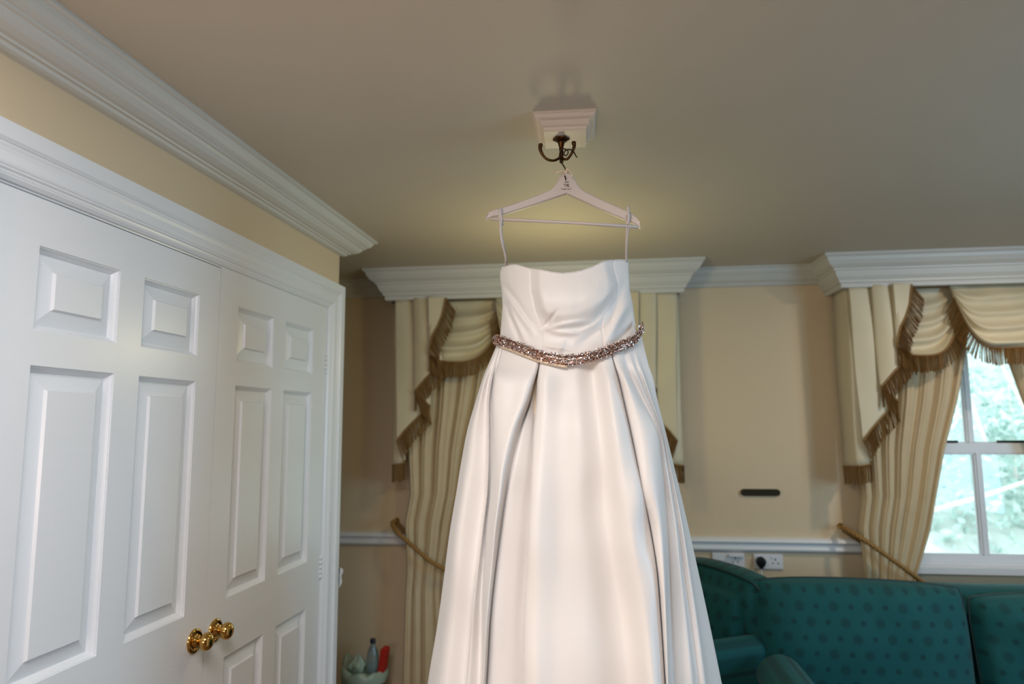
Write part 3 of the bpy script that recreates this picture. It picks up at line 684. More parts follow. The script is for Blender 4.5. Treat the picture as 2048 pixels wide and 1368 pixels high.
# ================================================================== CEILING BLOCK, HOOK, HANGER
BCX, BCY = -0.117, 1.700
mb = MB(); rows = []; ra = radians(3)
for h, z in [(0.079, 0), (0.079, 0.006), (0.076, 0.007), (0.073, 0.013), (0.073, 0.017), (0.064, 0.018), (0.061, 0.022), (0.060, 0.028), (0.0605, 0.032), (0.055, 0.033), (0.0535, 0.038), (0.0535, 0.044)]:
    rows.append([(BCX + (x * cos(ra) - y * sin(ra)) * h, BCY + (x * sin(ra) + y * cos(ra)) * h, CEIL - z) for x, y in ((-1, -1), (1, -1), (1, 1), (-1, 1))])
mb.grid(rows, True); mb.add(rows[-1], [(0, 1, 2, 3)])
o = tag(mb.obj('ceiling_block', 'block'), 'white stepped square moulding block fixed to the ceiling above the dress', 'ceiling block'); center(o)
HX, HY, HZ = -0.127, 1.690, CEIL - 0.044
hk = thing('ceiling_hook', 'antique bronze double hook screwed to the white ceiling block', 'hook', (HX, HY, HZ))
mb = MB(); n = 36; rows = []
for r0, z in ((0.0, 0), (0.019, 0), (0.0205, -0.002), (0.0195, -0.004), (0.013, -0.007), (0.0085, -0.010), (0.0, -0.0105)):
    rows.append([(cos(2 * pi * k / n) * r0 * (1 + 0.10 * cos(6 * 2 * pi * k / n) * (r0 > 0.012)), sin(2 * pi * k / n) * r0 * (1 + 0.10 * cos(6 * 2 * pi * k / n) * (r0 > 0.012)), z) for k in range(n)])
mb.grid(rows, True); mb.obj('rose_plate', 'bronze', hk, True)
mb = MB(); mb.lathe([(0, -0.006), (0.010, -0.008), (0.009, -0.012), (0.0065, -0.022), (0.0055, -0.024), (0.006, -0.027), (0.0052, -0.032), (0.0048, -0.05), (0.0042, -0.056), (0.0055, -0.059), (0.0048, -0.065), (0, -0.068)], (0, 0, 0), (0, 0, 1), 16); mb.obj('stem', 'bronze', hk, True)
def arm(pts):
    m = MB(); m.tube(spline(pts, 8), lambda t: 0.0034 + 0.0022 * max(0, (t - 0.55) / 0.45), 10); m.lathe([(0, -0.006), (0.0045, -0.004), (0.0062, 0), (0.005, 0.0045), (0, 0.0062)], pts[-1], (0, 0, 1), 12); m.obj('hook_arm', 'bronze', hk, True)
arm([(0, 0, -0.040), (-0.006, -0.002, -0.053), (-0.020, -0.005, -0.060), (-0.037, -0.008, -0.056), (-0.049, -0.010, -0.042), (-0.0535, -0.011, -0.028), (-0.0525, -0.011, -0.020)])
arm([(0, 0, -0.046), (0.005, -0.003, -0.056), (0.014, -0.006, -0.059), (0.024, -0.009, -0.050), (0.031, -0.011, -0.038), (0.034, -0.011, -0.026), (0.033, -0.011, -0.020)])

hg = thing('coat_hanger', 'white wooden coat hanger hanging from the bronze ceiling hook', 'hanger', (-0.114, 1.68, 2.185))
OUTL = [(-0.3191, 2.0618), (-0.3165, 2.072), (-0.3073, 2.0845), (-0.296, 2.0905), (-0.2824, 2.0925), (-0.22, 2.1155), (-0.170, 2.1345), (-0.1567, 2.140), (-0.1480, 2.1465), (-0.1412, 2.1553), (-0.1340, 2.168), (-0.1281, 2.1775), (-0.121, 2.1835), (-0.1139, 2.1853), (-0.105, 2.1825), (-0.0975, 2.1755), (-0.0925, 2.165), (-0.0860, 2.1505), (-0.078, 2.139), (-0.0679, 2.1310), (-0.01, 2.0965), (0.0452, 2.0640), (0.056, 2.054), (0.0642, 2.0390), (0.0674, 2.0219), (0.0635, 2.0235), (0.057, 2.0325), (0.0361, 2.0439), (-0.04, 2.0865), (-0.105, 2.1235), (-0.1147, 2.1286), (-0.125, 2.1255), (-0.20, 2.101), (-0.2825, 2.0732), (-0.300, 2.0695), (-0.311, 2.0655)]
HYc = 1.680
mb = MB(); n = len(OUTL); cen = Vector((-0.1147, 2.135)); rows = []
def inset(o, k):
    r = []
    for i in range(len(o)):
        a = Vector(o[i - 1]); b = Vector(o[i]); c = Vector(o[(i + 1) % len(o)]); t = (c - a).normalized(); r.append((b.x + t.y * k * 1.0, b.y - t.x * k * 1.0))
    return r
def bow_y(x): return -0.030 * (abs(x + 0.115) / 0.2) ** 2
for k, y in ((0.0022, -0.0055), (0.0006, -0.0045), (0, -0.003), (0, 0.003), (0.0006, 0.0045), (0.0022, 0.0055)):
    rows.append([(x, HYc + y + bow_y(x), z) for x, z in inset(OUTL, k)])
mb.grid(rows, True); body = mb
# caps triangulated by mirrored strip between the upper and the lower outline
def cap(row, flip):
    up = row[:24]; lo = row[24:][::-1]; up_ = up; m = 40; A = []; B = []
    xs = [row[0][0] + (row[24][0] - row[0][0]) * q / m for q in range(m + 1)]
    us_ = sorted(up, key=lambda p: p[0]); ls_ = sorted([row[0]] + row[24:], key=lambda p: p[0])
    for x in xs:
        A.append((x, row[0][1] - bow_y(row[0][0]) + bow_y(x), interp([p[0] for p in us_], [p[2] for p in us_], x))); B.append((x, row[0][1] - bow_y(row[0][0]) + bow_y(x), interp([p[0] for p in ls_], [p[2] for p in ls_], x)))
    body.grid([A, B])
cap(rows[0], 0); cap(rows[-1], 1)
body.obj('hanger_body', 'hanger', hg, True, angle=40)
mb = MB(); mb.tube([(-0.306, HYc - 0.026, 2.0655), (-0.20, HYc - 0.026, 2.055), (-0.08, HYc - 0.026, 2.0425), (0.060, HYc - 0.026, 2.0265)], 0.0042, 10); mb.obj('trouser_bar', 'hanger', hg, True)
mb = MB(); mb.tube(spline([(-0.1160, 1.676, 2.166), (-0.1155, 1.678, 2.180), (-0.1162, 1.68, 2.190), (-0.1178, 1.682, 2.198), (-0.1262, 1.684, 2.213), (-0.1308, 1.684, 2.2245), (-0.1300, 1.682, 2.240), (-0.1225, 1.678, 2.2475), (-0.1140, 1.676, 2.245), (-0.1085, 1.676, 2.238), (-0.1140, 1.680, 2.2305), (-0.1200, 1.682, 2.2335), (-0.1165, 1.676, 2.241), (-0.1060, 1.672, 2.2425), (-0.0975, 1.670, 2.2380), (-0.0915, 1.668, 2.2290), (-0.0880, 1.668, 2.2215), (-0.0850, 1.668, 2.2185)], 6), 0.0017, 8); mb.obj('wire_hook', 'wire', hg, True)
mb = MB(); mb.tube([(-0.1185, 1.672, 2.1745), (-0.1160, 1.671, 2.168), (-0.1158, 1.671, 2.162)], 0.0016, 8); mb.obj('staple', 'wire', hg, True)
# printed mark: short word, twisted monogram, ruled line of lettering with end darts (too small in the photograph to be read)
mb = MB(); fy = HYc - 0.0062
def stroke(pts, w):
    for (x0, z0), (x1, z1) in zip(pts, pts[1:]):
        d = Vector((x1 - x0, z1 - z0)); nrm = Vector((-d.y, d.x)).normalized() * w; e = d.normalized() * w * 0.5
        mb.add([(x0 - e.x + nrm.x, fy, z0 - e.y + nrm.y), (x1 + e.x + nrm.x, fy, z1 + e.y + nrm.y), (x1 + e.x - nrm.x, fy, z1 + e.y - nrm.y), (x0 - e.x - nrm.x, fy, z0 - e.y - nrm.y)], [(0, 1, 2, 3)])
for k in range(4):
    x = -0.1175 + k * 0.0026
    stroke([(x, 2.1585), (x, 2.1555)], 0.0004); stroke([(x, 2.1584), (x + 0.0016, 2.1584)], 0.0004); stroke([(x, 2.157), (x + 0.0014, 2.157)], 0.0003)
stroke([(-0.1205, 2.1525), (-0.1180, 2.1515), (-0.1165, 2.1520)], 0.0009)
stroke([(-0.1185, 2.1455), (-0.1165, 2.148), (-0.1140, 2.150), (-0.1120, 2.1515)], 0.0006)
stroke([(-0.1115, 2.1520), (-0.1090, 2.1520), (-0.1085, 2.150), (-0.1112, 2.149), (-0.1080, 2.147), (-0.1075, 2.1452), (-0.1105, 2.1452), (-0.1130, 2.1475), (-0.1115, 2.1520)], 0.0006)
for k in range(9):
    x = -0.1245 + k * 0.0022; zb = 2.1398 - 0.0006 * abs(k - 4) * 0.2 - k * 0.00013
    if k == 5: continue
    stroke([(x, zb + 0.0016), (x, zb - 0.0016)], 0.00035); stroke([(x, zb + (0.0015 if k % 2 else -0.0014)), (x + 0.0014, zb + (0.0015 if k % 3 else 0))], 0.0003)
stroke([(-0.1290, 2.1415), (-0.1262, 2.1411)], 0.0006); stroke([(-0.1045, 2.1402), (-0.1018, 2.1400)], 0.0006)
mb.obj('printed_mark', 'ink', hg)
# small ribbon bow round the neck of the hanger
def ribbon(pts, w, name, root, m='hanger', th=0.0006, wd=(0, 0, 1)):
    P = spline(pts, 8); wdv = Vector(wd); mb = MB(); mb.grid([[p - wdv * w, p + wdv * w] for p in P]); o = mb.obj(name, m, root, True); s = o.modifiers.new('thickness', 'SOLIDIFY'); s.thickness = th; return o
rb = thing('ribbon_bow', 'small blush ribbon tied round the neck of the hanger', 'ribbon', (-0.1165, 1.672, 2.182))
ribbon([(-0.1165, 1.668, 2.184), (-0.1250, 1.664, 2.1835), (-0.1330, 1.662, 2.180), (-0.1400, 1.661, 2.1785)], 0.0028, 'ribbon_end', rb, 'lining', wd=(0.3, -0.5, 0.7))
ribbon([(-0.1130, 1.667, 2.186), (-0.1060, 1.662, 2.184), (-0.1010, 1.661, 2.176), (-0.0985, 1.663, 2.166)], 0.0050, 'ribbon_end', rb, 'lining', wd=(-0.6, -0.3, 0.7))
mb = MB(); mb.lathe([(0.0, -0.0045), (0.004, -0.003), (0.0055, 0.0), (0.004, 0.003), (0, 0.004)], (-0.1160, 1.672, 2.1835), (0.9, 0.1, 0.2), 14); mb.obj('knot', 'lining', rb, True)
reroot(rb)
reroot(hg)
# ================================================================== WEDDING DRESS
dr = thing('wedding_dress', 'strapless ivory satin wedding dress with pleated skirt hanging from the ceiling', 'dress', (-0.12, 1.70, 0.55))
SK=[
[(-0.2971,1.6992,1.7537),(-0.3206,1.7,1.698),(-0.3348,1.7,1.6601),(-0.3516,1.7,1.6097),(-0.376,1.7,1.5344),(-0.3924,1.7,1.4472),(-0.4037,1.7,1.3731),(-0.4173,1.7,1.2875),(-0.4307,1.7,1.1906),(-0.4476,1.7,1.0711),(-0.4702,1.7,0.9203)],
[(-0.2919,1.6917,1.7522),(-0.3095,1.6751,1.6957),(-0.3178,1.6518,1.6569),(-0.3296,1.6482,1.6077),(-0.347,1.642,1.5349),(-0.3566,1.6355,1.4512),(-0.3649,1.6296,1.3807),(-0.3742,1.6235,1.2997),(-0.382,1.6173,1.2088),(-0.3915,1.6092,1.0978),(-0.4034,1.5989,0.9597)],
[(-0.287,1.6855,1.7507),(-0.3019,1.6752,1.6956),(-0.3118,1.6663,1.6577),(-0.3185,1.6615,1.608),(-0.3182,1.6534,1.5346),(-0.3178,1.6449,1.4508),(-0.3215,1.6445,1.3796),(-0.3308,1.6364,1.2986),(-0.34,1.6284,1.2077),(-0.3518,1.6177,1.0969),(-0.3614,1.6044,0.9598)],
[(-0.2839,1.6818,1.7497),(-0.2952,1.6587,1.6941),(-0.2976,1.6235,1.6548),(-0.304,1.618,1.6065),(-0.3036,1.6087,1.535),(-0.303,1.5989,1.4536),(-0.3047,1.589,1.3854),(-0.3135,1.5797,1.3074),(-0.3221,1.5705,1.22),(-0.332,1.5582,1.1139),(-0.3397,1.5428,0.9829)],
[(-0.2792,1.6766,1.7483),(-0.2923,1.6636,1.6945),(-0.2974,1.6496,1.6564),(-0.3014,1.6436,1.6073),(-0.3009,1.6335,1.5348),(-0.3015,1.6228,1.4522),(-0.3047,1.6203,1.3823),(-0.3124,1.6102,1.3028),(-0.3164,1.6002,1.2141),(-0.3195,1.5868,1.1066),(-0.3195,1.57,0.9742)],
[(-0.2746,1.6718,1.7469),(-0.2843,1.6467,1.6929),(-0.2837,1.607,1.6536),(-0.2874,1.6005,1.6057),(-0.2868,1.5895,1.5352),(-0.2872,1.5778,1.4549),(-0.2886,1.5655,1.388),(-0.2959,1.5546,1.3115),(-0.2995,1.5436,1.2261),(-0.3012,1.529,1.123),(-0.3009,1.5107,0.9963)],
[(-0.2305,1.6361,1.7283),(-0.2344,1.6185,1.6896),(-0.2363,1.5896,1.6518),(-0.2401,1.5814,1.6046),(-0.2594,1.5677,1.5353),(-0.2688,1.5531,1.4564),(-0.2723,1.5392,1.3908),(-0.2791,1.5255,1.3161),(-0.2845,1.5119,1.233),(-0.2899,1.4936,1.133),(-0.2913,1.4708,1.0109)],
[(-0.1803,1.6124,1.7054),(-0.1853,1.6016,1.6873),(-0.1963,1.5827,1.6508),(-0.2108,1.5739,1.6041),(-0.2371,1.5593,1.5353),(-0.2557,1.5437,1.4571),(-0.2626,1.529,1.392),(-0.2715,1.5144,1.3179),(-0.2778,1.4998,1.2356),(-0.284,1.4803,1.1368),(-0.2868,1.4559,1.0165)],
[(-0.1791,1.612,1.7048),(-0.189,1.6549,1.6919),(-0.2026,1.684,1.6572),(-0.2082,1.6651,1.607),(-0.225,1.6132,1.5347),(-0.2412,1.591,1.4543),(-0.2551,1.5879,1.3861),(-0.2658,1.5734,1.3092),(-0.2773,1.5589,1.2235),(-0.2853,1.5396,1.1207),(-0.2898,1.5154,0.9951)],
[(-0.1787,1.6119,1.7047),(-0.1854,1.634,1.6901),(-0.1962,1.6511,1.655),(-0.2021,1.6357,1.606),(-0.2203,1.5967,1.5349),(-0.2367,1.5766,1.4552),(-0.25,1.5703,1.3879),(-0.2605,1.5556,1.3119),(-0.2719,1.5408,1.2274),(-0.2797,1.5212,1.1259),(-0.284,1.4966,1.0021)],
[(-0.1785,1.6118,1.7047),(-0.1842,1.6456,1.691),(-0.1936,1.6706,1.6562),(-0.1969,1.6527,1.6065),(-0.2036,1.6048,1.5347),(-0.2108,1.5829,1.4549),(-0.2188,1.5784,1.3874),(-0.2253,1.5635,1.3114),(-0.2315,1.5486,1.2269),(-0.2369,1.5287,1.1254),(-0.2358,1.5039,1.0019)],
[(-0.1779,1.6116,1.7045),(-0.1853,1.6772,1.6937),(-0.1945,1.7222,1.6594),(-0.1947,1.6982,1.608),(-0.1934,1.6283,1.5344),(-0.1934,1.6023,1.4538),(-0.1976,1.6028,1.3852),(-0.2022,1.5878,1.3081),(-0.2067,1.5729,1.2225),(-0.2094,1.5529,1.1198),(-0.2048,1.5279,0.9949)],
[(-0.1779,1.6116,1.7045),(-0.1783,1.603,1.6873),(-0.1818,1.589,1.651),(-0.1835,1.58,1.604),(-0.1893,1.565,1.5351),(-0.1915,1.549,1.457),(-0.1939,1.5363,1.3919),(-0.1981,1.5212,1.3182),(-0.2023,1.5062,1.2363),(-0.2057,1.4863,1.1381),(-0.2042,1.4613,1.0187)],
[(-0.1693,1.6093,1.7019),(-0.1658,1.5974,1.6866),(-0.1663,1.576,1.6499),(-0.167,1.567,1.6034),(-0.1707,1.552,1.5351),(-0.1731,1.536,1.4578),(-0.1741,1.52,1.3938),(-0.1775,1.505,1.321),(-0.1808,1.49,1.2402),(-0.1824,1.47,1.1433),(-0.1794,1.445,1.0257)],
[(-0.1368,1.6039,1.6935),(-0.1351,1.5968,1.686),(-0.1344,1.584,1.65),(-0.1331,1.575,1.6033),(-0.1327,1.56,1.5349),(-0.1324,1.544,1.4575),(-0.1321,1.53,1.3932),(-0.1318,1.515,1.3203),(-0.1315,1.5,1.2394),(-0.1301,1.48,1.1425),(-0.1275,1.455,1.0247)],
[(-0.0955,1.6032,1.6909),(-0.093,1.5983,1.6854),(-0.0907,1.59,1.6497),(-0.0887,1.581,1.603),(-0.0867,1.566,1.5347),(-0.0849,1.55,1.4574),(-0.0831,1.5375,1.393),(-0.0803,1.5225,1.3201),(-0.0767,1.5075,1.2393),(-0.0712,1.4875,1.1427),(-0.0652,1.4625,1.0251)],
[(-0.0605,1.6073,1.6971),(-0.0563,1.6148,1.6861),(-0.0523,1.6142,1.6506),(-0.0471,1.6052,1.6034),(-0.04,1.5903,1.5343),(-0.0334,1.5743,1.4561),(-0.0313,1.5678,1.3904),(-0.0261,1.5528,1.3165),(-0.0148,1.5379,1.2347),(0.0019,1.5179,1.1371),(0.0151,1.4929,1.0182)],
[(-0.0313,1.6163,1.7081),(-0.0257,1.6007,1.6844),(-0.0192,1.5729,1.6476),(-0.0133,1.564,1.6017),(-0.0037,1.5491,1.5345),(0.0055,1.5332,1.4587),(0.0124,1.5163,1.3961),(0.023,1.5015,1.3251),(0.0351,1.4866,1.2466),(0.048,1.4667,1.1527),(0.0574,1.4419,1.0385)],
[(-0.0125,1.6255,1.7164),(-0.0073,1.612,1.685),(0.0,1.5907,1.6484),(0.0091,1.5819,1.6021),(0.0218,1.5673,1.5343),(0.0361,1.5517,1.4577),(0.0491,1.539,1.3942),(0.0592,1.5244,1.3223),(0.0688,1.5098,1.2427),(0.075,1.4903,1.1473),(0.078,1.4659,1.031)],
[(-0.0114,1.6262,1.7169),(-0.0039,1.6405,1.6873),(0.0059,1.6456,1.6517),(0.0152,1.6369,1.6038),(0.0295,1.6224,1.5337),(0.043,1.607,1.4545),(0.0535,1.6079,1.3873),(0.0674,1.5934,1.3121),(0.0784,1.5789,1.2288),(0.0828,1.5596,1.1287),(0.0858,1.5354,1.0066)],
[(-0.0102,1.6268,1.7174),(-0.0003,1.6134,1.685),(0.0103,1.5921,1.6484),(0.0204,1.5835,1.602),(0.0341,1.569,1.5342),(0.047,1.5537,1.4577),(0.0556,1.5411,1.3941),(0.0698,1.5267,1.3222),(0.0792,1.5123,1.2425),(0.0833,1.493,1.1468),(0.085,1.469,1.0303)],
[(0.0005,1.6336,1.7223),(0.0089,1.6138,1.6849),(0.0203,1.5796,1.6474),(0.0358,1.5714,1.6015),(0.0579,1.5577,1.5342),(0.0693,1.5431,1.4584),(0.0741,1.5267,1.3957),(0.0827,1.513,1.3245),(0.0877,1.4994,1.2453),(0.0886,1.4811,1.1502),(0.0873,1.4583,1.0342)],
[(0.0136,1.6435,1.7285),(0.0195,1.6292,1.686),(0.0321,1.6072,1.649),(0.0535,1.5998,1.6022),(0.0857,1.5875,1.5338),(0.0936,1.5743,1.4566),(0.0964,1.5635,1.3922),(0.0986,1.5511,1.319),(0.0994,1.5388,1.2376),(0.0972,1.5224,1.1393),(0.0939,1.5018,1.019)],
[(0.016,1.6456,1.7296),(0.0243,1.6421,1.687),(0.0387,1.643,1.6511),(0.0604,1.6359,1.6033),(0.0911,1.6241,1.5335),(0.1003,1.6115,1.4544),(0.1047,1.609,1.3877),(0.1081,1.5972,1.3123),(0.1089,1.5854,1.2283),(0.1076,1.5697,1.1269),(0.1052,1.55,1.0024)],
[(0.022,1.6509,1.7333),(0.0349,1.6435,1.6869),(0.0478,1.6354,1.6505),(0.0671,1.6292,1.603),(0.0942,1.6188,1.5335),(0.1045,1.6077,1.4547),(0.1109,1.6019,1.3885),(0.1175,1.5916,1.3133),(0.1204,1.5812,1.2294),(0.1254,1.5674,1.1281),(0.1299,1.5501,1.0036)],
[(0.0269,1.6556,1.7367),(0.0396,1.6443,1.6869),(0.0522,1.6275,1.6499),(0.0702,1.622,1.6028),(0.0961,1.6127,1.5335),(0.1075,1.6029,1.455),(0.1147,1.594,1.3893),(0.1224,1.5847,1.3144),(0.1274,1.5755,1.2308),(0.1345,1.5632,1.1296),(0.141,1.5478,1.0049)],
[(0.0343,1.6632,1.7418),(0.0471,1.6586,1.6879),(0.0601,1.6563,1.6516),(0.0761,1.6515,1.6037),(0.1002,1.6434,1.5332),(0.1142,1.6349,1.4531),(0.1242,1.632,1.3855),(0.1343,1.6239,1.3087),(0.1416,1.6159,1.2229),(0.152,1.6052,1.1188),(0.1608,1.5919,0.9902)],
[(0.0405,1.6703,1.7462),(0.0542,1.6602,1.6879),(0.0656,1.646,1.6509),(0.0803,1.6421,1.6033),(0.102,1.6356,1.5333),(0.1171,1.6286,1.4535),(0.1278,1.6217,1.3866),(0.1391,1.6151,1.3101),(0.1486,1.6086,1.2245),(0.1601,1.5999,1.1205),(0.171,1.5891,0.9917)],
[(0.047,1.6783,1.7584),(0.0631,1.6787,1.6893),(0.0752,1.6796,1.6528),(0.0867,1.6769,1.6044),(0.1066,1.6724,1.5329),(0.1234,1.6676,1.4512),(0.136,1.667,1.3821),(0.1488,1.6625,1.3032),(0.1609,1.658,1.2148),(0.1752,1.6519,1.1069),(0.1899,1.6444,0.9729)],
[(0.0615,1.703,1.777),(0.0784,1.7,1.6908),(0.0894,1.7,1.6539),(0.0975,1.7,1.6051),(0.1143,1.7,1.5326),(0.1316,1.7,1.4493),(0.1456,1.7,1.3789),(0.1614,1.7,1.2978),(0.1787,1.7,1.2066),(0.1995,1.7,1.0947),(0.223,1.7,0.9547)],
]
NROW = len(SK[0])
# lengthen every fold line down to the hem
for c in SK:
    a, b = Vector(c[-2]), Vector(c[-1]); d = (b - a) / abs((b - a).z)
    c.append(tuple(b + d * 0.22)); c.append(tuple(b + d * 0.42))
rows = []
CS = [spline(c, 18) for c in SK]            # each fold line resampled down the skirt
NR = len(CS[0])
for i in range(NR):
    front = spline([c[i] for c in CS], 7)
    t = i / (NR - 1)
    L = CS[0][i]; R = CS[-1][i]; back = []
    NB = 44; dep = 0.10 + 0.30 * t
    for k in range(1, NB):
        a = pi * k / NB; rip = 1 + 0.07 * sin(a * 14 + 0.6) * min(1, t * 3)
        back.append(Vector((L.x + (R.x - L.x) * (0.5 + 0.5 * cos(a)), 1.70 + sin(a) * dep * rip, R.z + (L.z - R.z) * k / NB)))
    for p in front:                     # faint wrinkles of the cloth
        w = noise.noise((p.x * 7 + 1.5 + p.z * 1.5, p.z * 4.6, 4.2)) * 0.022 + noise.noise((p.x * 22, p.z * 8, 1.7)) * 0.0028
        w += 0.014 * math.exp(-(((p.x - 0.062) / 0.022) ** 2 + ((p.z - 1.325) / 0.05) ** 2)) - 0.014 * math.exp(-(((p.x - 0.045) / 0.020) ** 2 + ((p.z - 1.40) / 0.07) ** 2)) - 0.012 * math.exp(-(((p.x - 0.075) / 0.018) ** 2 + ((p.z - 1.225) / 0.06) ** 2))
        w += 0.006 * math.exp(-(((p.x + 0.108) / 0.05) ** 2 + ((p.z - 1.62) / 0.05) ** 2))
        p.y += w * min(1, t * 8)
    rows.append(front + back)
for _ in range(6):                      # ease the folds along their length
    prev = [[p.copy() for p in r] for r in rows]
    for i in range(2, NR - 1):
        for j in range(len(rows[i])): rows[i][j] = prev[i][j] * 0.5 + (prev[i - 1][j] + prev[i + 1][j]) * 0.25
mb = MB(); mb.grid(rows, True)
skirt = mb.obj('skirt', 'satin', dr, True)
# hanging underskirt so that the pleats have something behind them
mb = MB(); rows = []
for i in range(12):
    t = i / 11; z = 1.70 - 1.12 * t; w = 0.165 + 0.19 * t; rows.append([(-0.118 + cos(2 * pi * k / 40) * w * 0.96 - 0.004, 1.735 + sin(2 * pi * k / 40) * (0.09 + 0.10 * t), z) for k in range(40)])
mb.grid(rows, True); mb.obj('underskirt', 'lining', dr, True)

NECK = [(-1.0, 1.936), (-0.984, 1.9402), (-0.946, 1.9425), (-0.875, 1.9442), (-0.78, 1.9435), (-0.689, 1.9407), (-0.518, 1.9285), (-0.315, 1.9170), (-0.144, 1.9088), (0.027, 1.9044), (0.198, 1.9066), (0.3, 1.9105), (0.455, 1.9195), (0.60, 1.933), (0.728, 1.9426), (0.883, 1.9495), (0.984, 1.9517), (1.0, 1.950)]
ZB = [1.746, 1.773, 1.8127, 1.8462, 1.88, 1.926, 1.945]
XL = [-0.2975, -0.2907, -0.2867, -0.284, -0.2852, -0.2903, -0.2885]; XR = [0.0600, 0.0520, 0.0472, 0.0440, 0.0378, 0.0368, 0.0365]
BELT = [(-0.2948, 1.6935, 1.7606), (-0.2695, 1.6644, 1.7528), (-0.2382, 1.6386, 1.7392), (-0.2064, 1.6199, 1.7242), (-0.1787, 1.609, 1.7117), (-0.1459, 1.6019, 1.7021), (-0.1152, 1.6, 1.6966), (-0.0847, 1.6008, 1.6984), (-0.0591, 1.6046, 1.7042), (-0.0334, 1.6124, 1.7139), (-0.0076, 1.6253, 1.7253), (0.0185, 1.6446, 1.7377), (0.0407, 1.6673, 1.7532), (0.0498, 1.6788, 1.7704), (0.0564, 1.6887, 1.7827)]
SEAML = ([1.7258, 1.7831, 1.8204, 1.8702, 1.9263], [-0.1748, -0.1742, -0.1897, -0.2003, -0.2023])
SEAMR = ([1.7323, 1.7793, 1.8021, 1.8496, 1.8836, 1.9245], [-0.0276, -0.0325, -0.0273, 0.0058, 0.0101, -0.0009])
CUP = [(-0.1745, 1.781), (-0.150, 1.7680), (-0.1241, 1.7606), (-0.0835, 1.7656), (-0.050, 1.781), (-0.0271, 1.8006), (-0.008, 1.824), (0.0057, 1.8478), (0.010, 1.875)]
def zbelt(x): return interp([b[0] for b in BELT], [b[2] for b in BELT], x)
def segd(p, a, b):
    ax, az = a; bx, bz = b; px, pz = p; L2 = (bx - ax) ** 2 + (bz - az) ** 2
    t = max(0, min(1, ((px - ax) * (bx - ax) + (pz - az) * (bz - az)) / L2)); qx, qz = ax + t * (bx - ax), az + t * (bz - az)
    return hypot(px - qx, pz - qz), t
FOLDS = [((-0.276, 1.898), (-0.204, 1.790), 0.0085, 0.0045, -1), ((-0.268, 1.878), (-0.196, 1.765), 0.008, 0.004, 1), ((-0.272, 1.850), (-0.229, 1.745), 0.007, 0.0035, -1), ((-0.262, 1.835), (-0.212, 1.745), 0.007, 0.003, 1),
         ((-0.172, 1.773), (-0.060, 1.790), 0.006, 0.0035, 1), ((-0.170, 1.777), (-0.135, 1.812), 0.005, 0.003, -1), ((-0.168, 1.735), (-0.100, 1.722), 0.006, 0.0025, 1), ((-0.150, 1.768), (-0.085, 1.7600), 0.007, 0.003, 1),
         ((-0.085, 1.735), (-0.030, 1.775), 0.009, 0.004, -1), ((-0.020, 1.742), (0.036, 1.850), 0.010, 0.006, 1), ((-0.010, 1.800), (0.026, 1.900), 0.009, 0.004, -1), ((0.004, 1.745), (0.046, 1.790), 0.007, 0.004, -1), ((-0.135, 1.712), (-0.120, 1.745), 0.006, 0.002, 1)]
def bod(u, v):
    zt = interp([a for a, b in NECK], [b for a, b in NECK], u)
    xm = -0.118 + 0.175 * u; zb_ = zbelt(xm) - 0.006
    z = zb_ + (zt - zb_) * v
    x = interp(ZB, XL, z) * (1 - u) / 2 + interp(ZB, XR, z) * (1 + u) / 2
    D = 0.098 - 0.012 * sstep(1.82, 1.95, z) - 0.008 * sstep(1.70, 1.78, z) * (1 - sstep(1.78, 1.85, z))
    y = 1.70 - D * max(0, 1 - abs(u) ** 2.4) ** 0.8
    sl = interp(*SEAML, z); sr = interp(*SEAMR, z); zc = interp([a for a, b in CUP], [b for a, b in CUP], x)
    if sl < x < sr + 0.004:
        e = min(1, (x - sl) / 0.03) * min(1, (sr + 0.004 - x) / 0.03); h = z - zc
        if h > 0: y -= 0.024 * (sstep(0, 0.045, h) - 0.45 * sstep(0.06, 0.15, h)) * sstep(0, 1, e)
        y -= 0.004 * math.exp(-(h / 0.006) ** 2) * sstep(0, 0.5, e) * (0.5 + 0.5 * (x > -0.1))
    y += 0.0030 * math.exp(-((x - sl) / 0.0016) ** 2) + 0.0030 * math.exp(-((x - sr) / 0.0016) ** 2)
    for a, b, w, amp, sg in FOLDS:
        d, t = segd((x, z), a, b)
        if d < 4 * w: y -= sg * amp * 2.5 * math.exp(-(d / w) ** 2) * sin(pi * min(1, max(0.0, 0.12 + t * 0.8)))
    y += noise.noise((x * 30, z * 22, 3)) * 0.0016 + noise.noise((x * 70, z * 50, 8)) * 0.0004
    return Vector((x, y, z))
rows = []; NU, NV = 170, 76
for i in range(NV + 1):
    v = i / NV; fr_ = [bod(-1 + 2 * j / NU, v) for j in range(NU + 1)]; L, R = fr_[0], fr_[-1]
    bk = []
    for k in range(1, 36):
        a = pi * k / 36; bk.append(Vector((L.x + (R.x - L.x) * (0.5 + 0.5 * cos(a)), 1.70 + sin(a) * 0.085, R.z + (L.z - R.z) * k / 36 - 0.035 * sin(a) * v)))
    rows.append(fr_ + bk)
mb = MB(); mb.grid(rows, True); bo = mb.obj('bodice', 'satin', dr, True)
s = bo.modifiers.new('thickness', 'SOLIDIFY'); s.thickness = 0.0018; s.offset = -1
# neckline piping edge
mb = MB(); mb.tube([p + Vector((0, -0.0004, 0.0004)) for p in rows[-1][:NU + 1]], 0.0011, 6); mb.obj('neckline_binding', 'satin', dr, True)
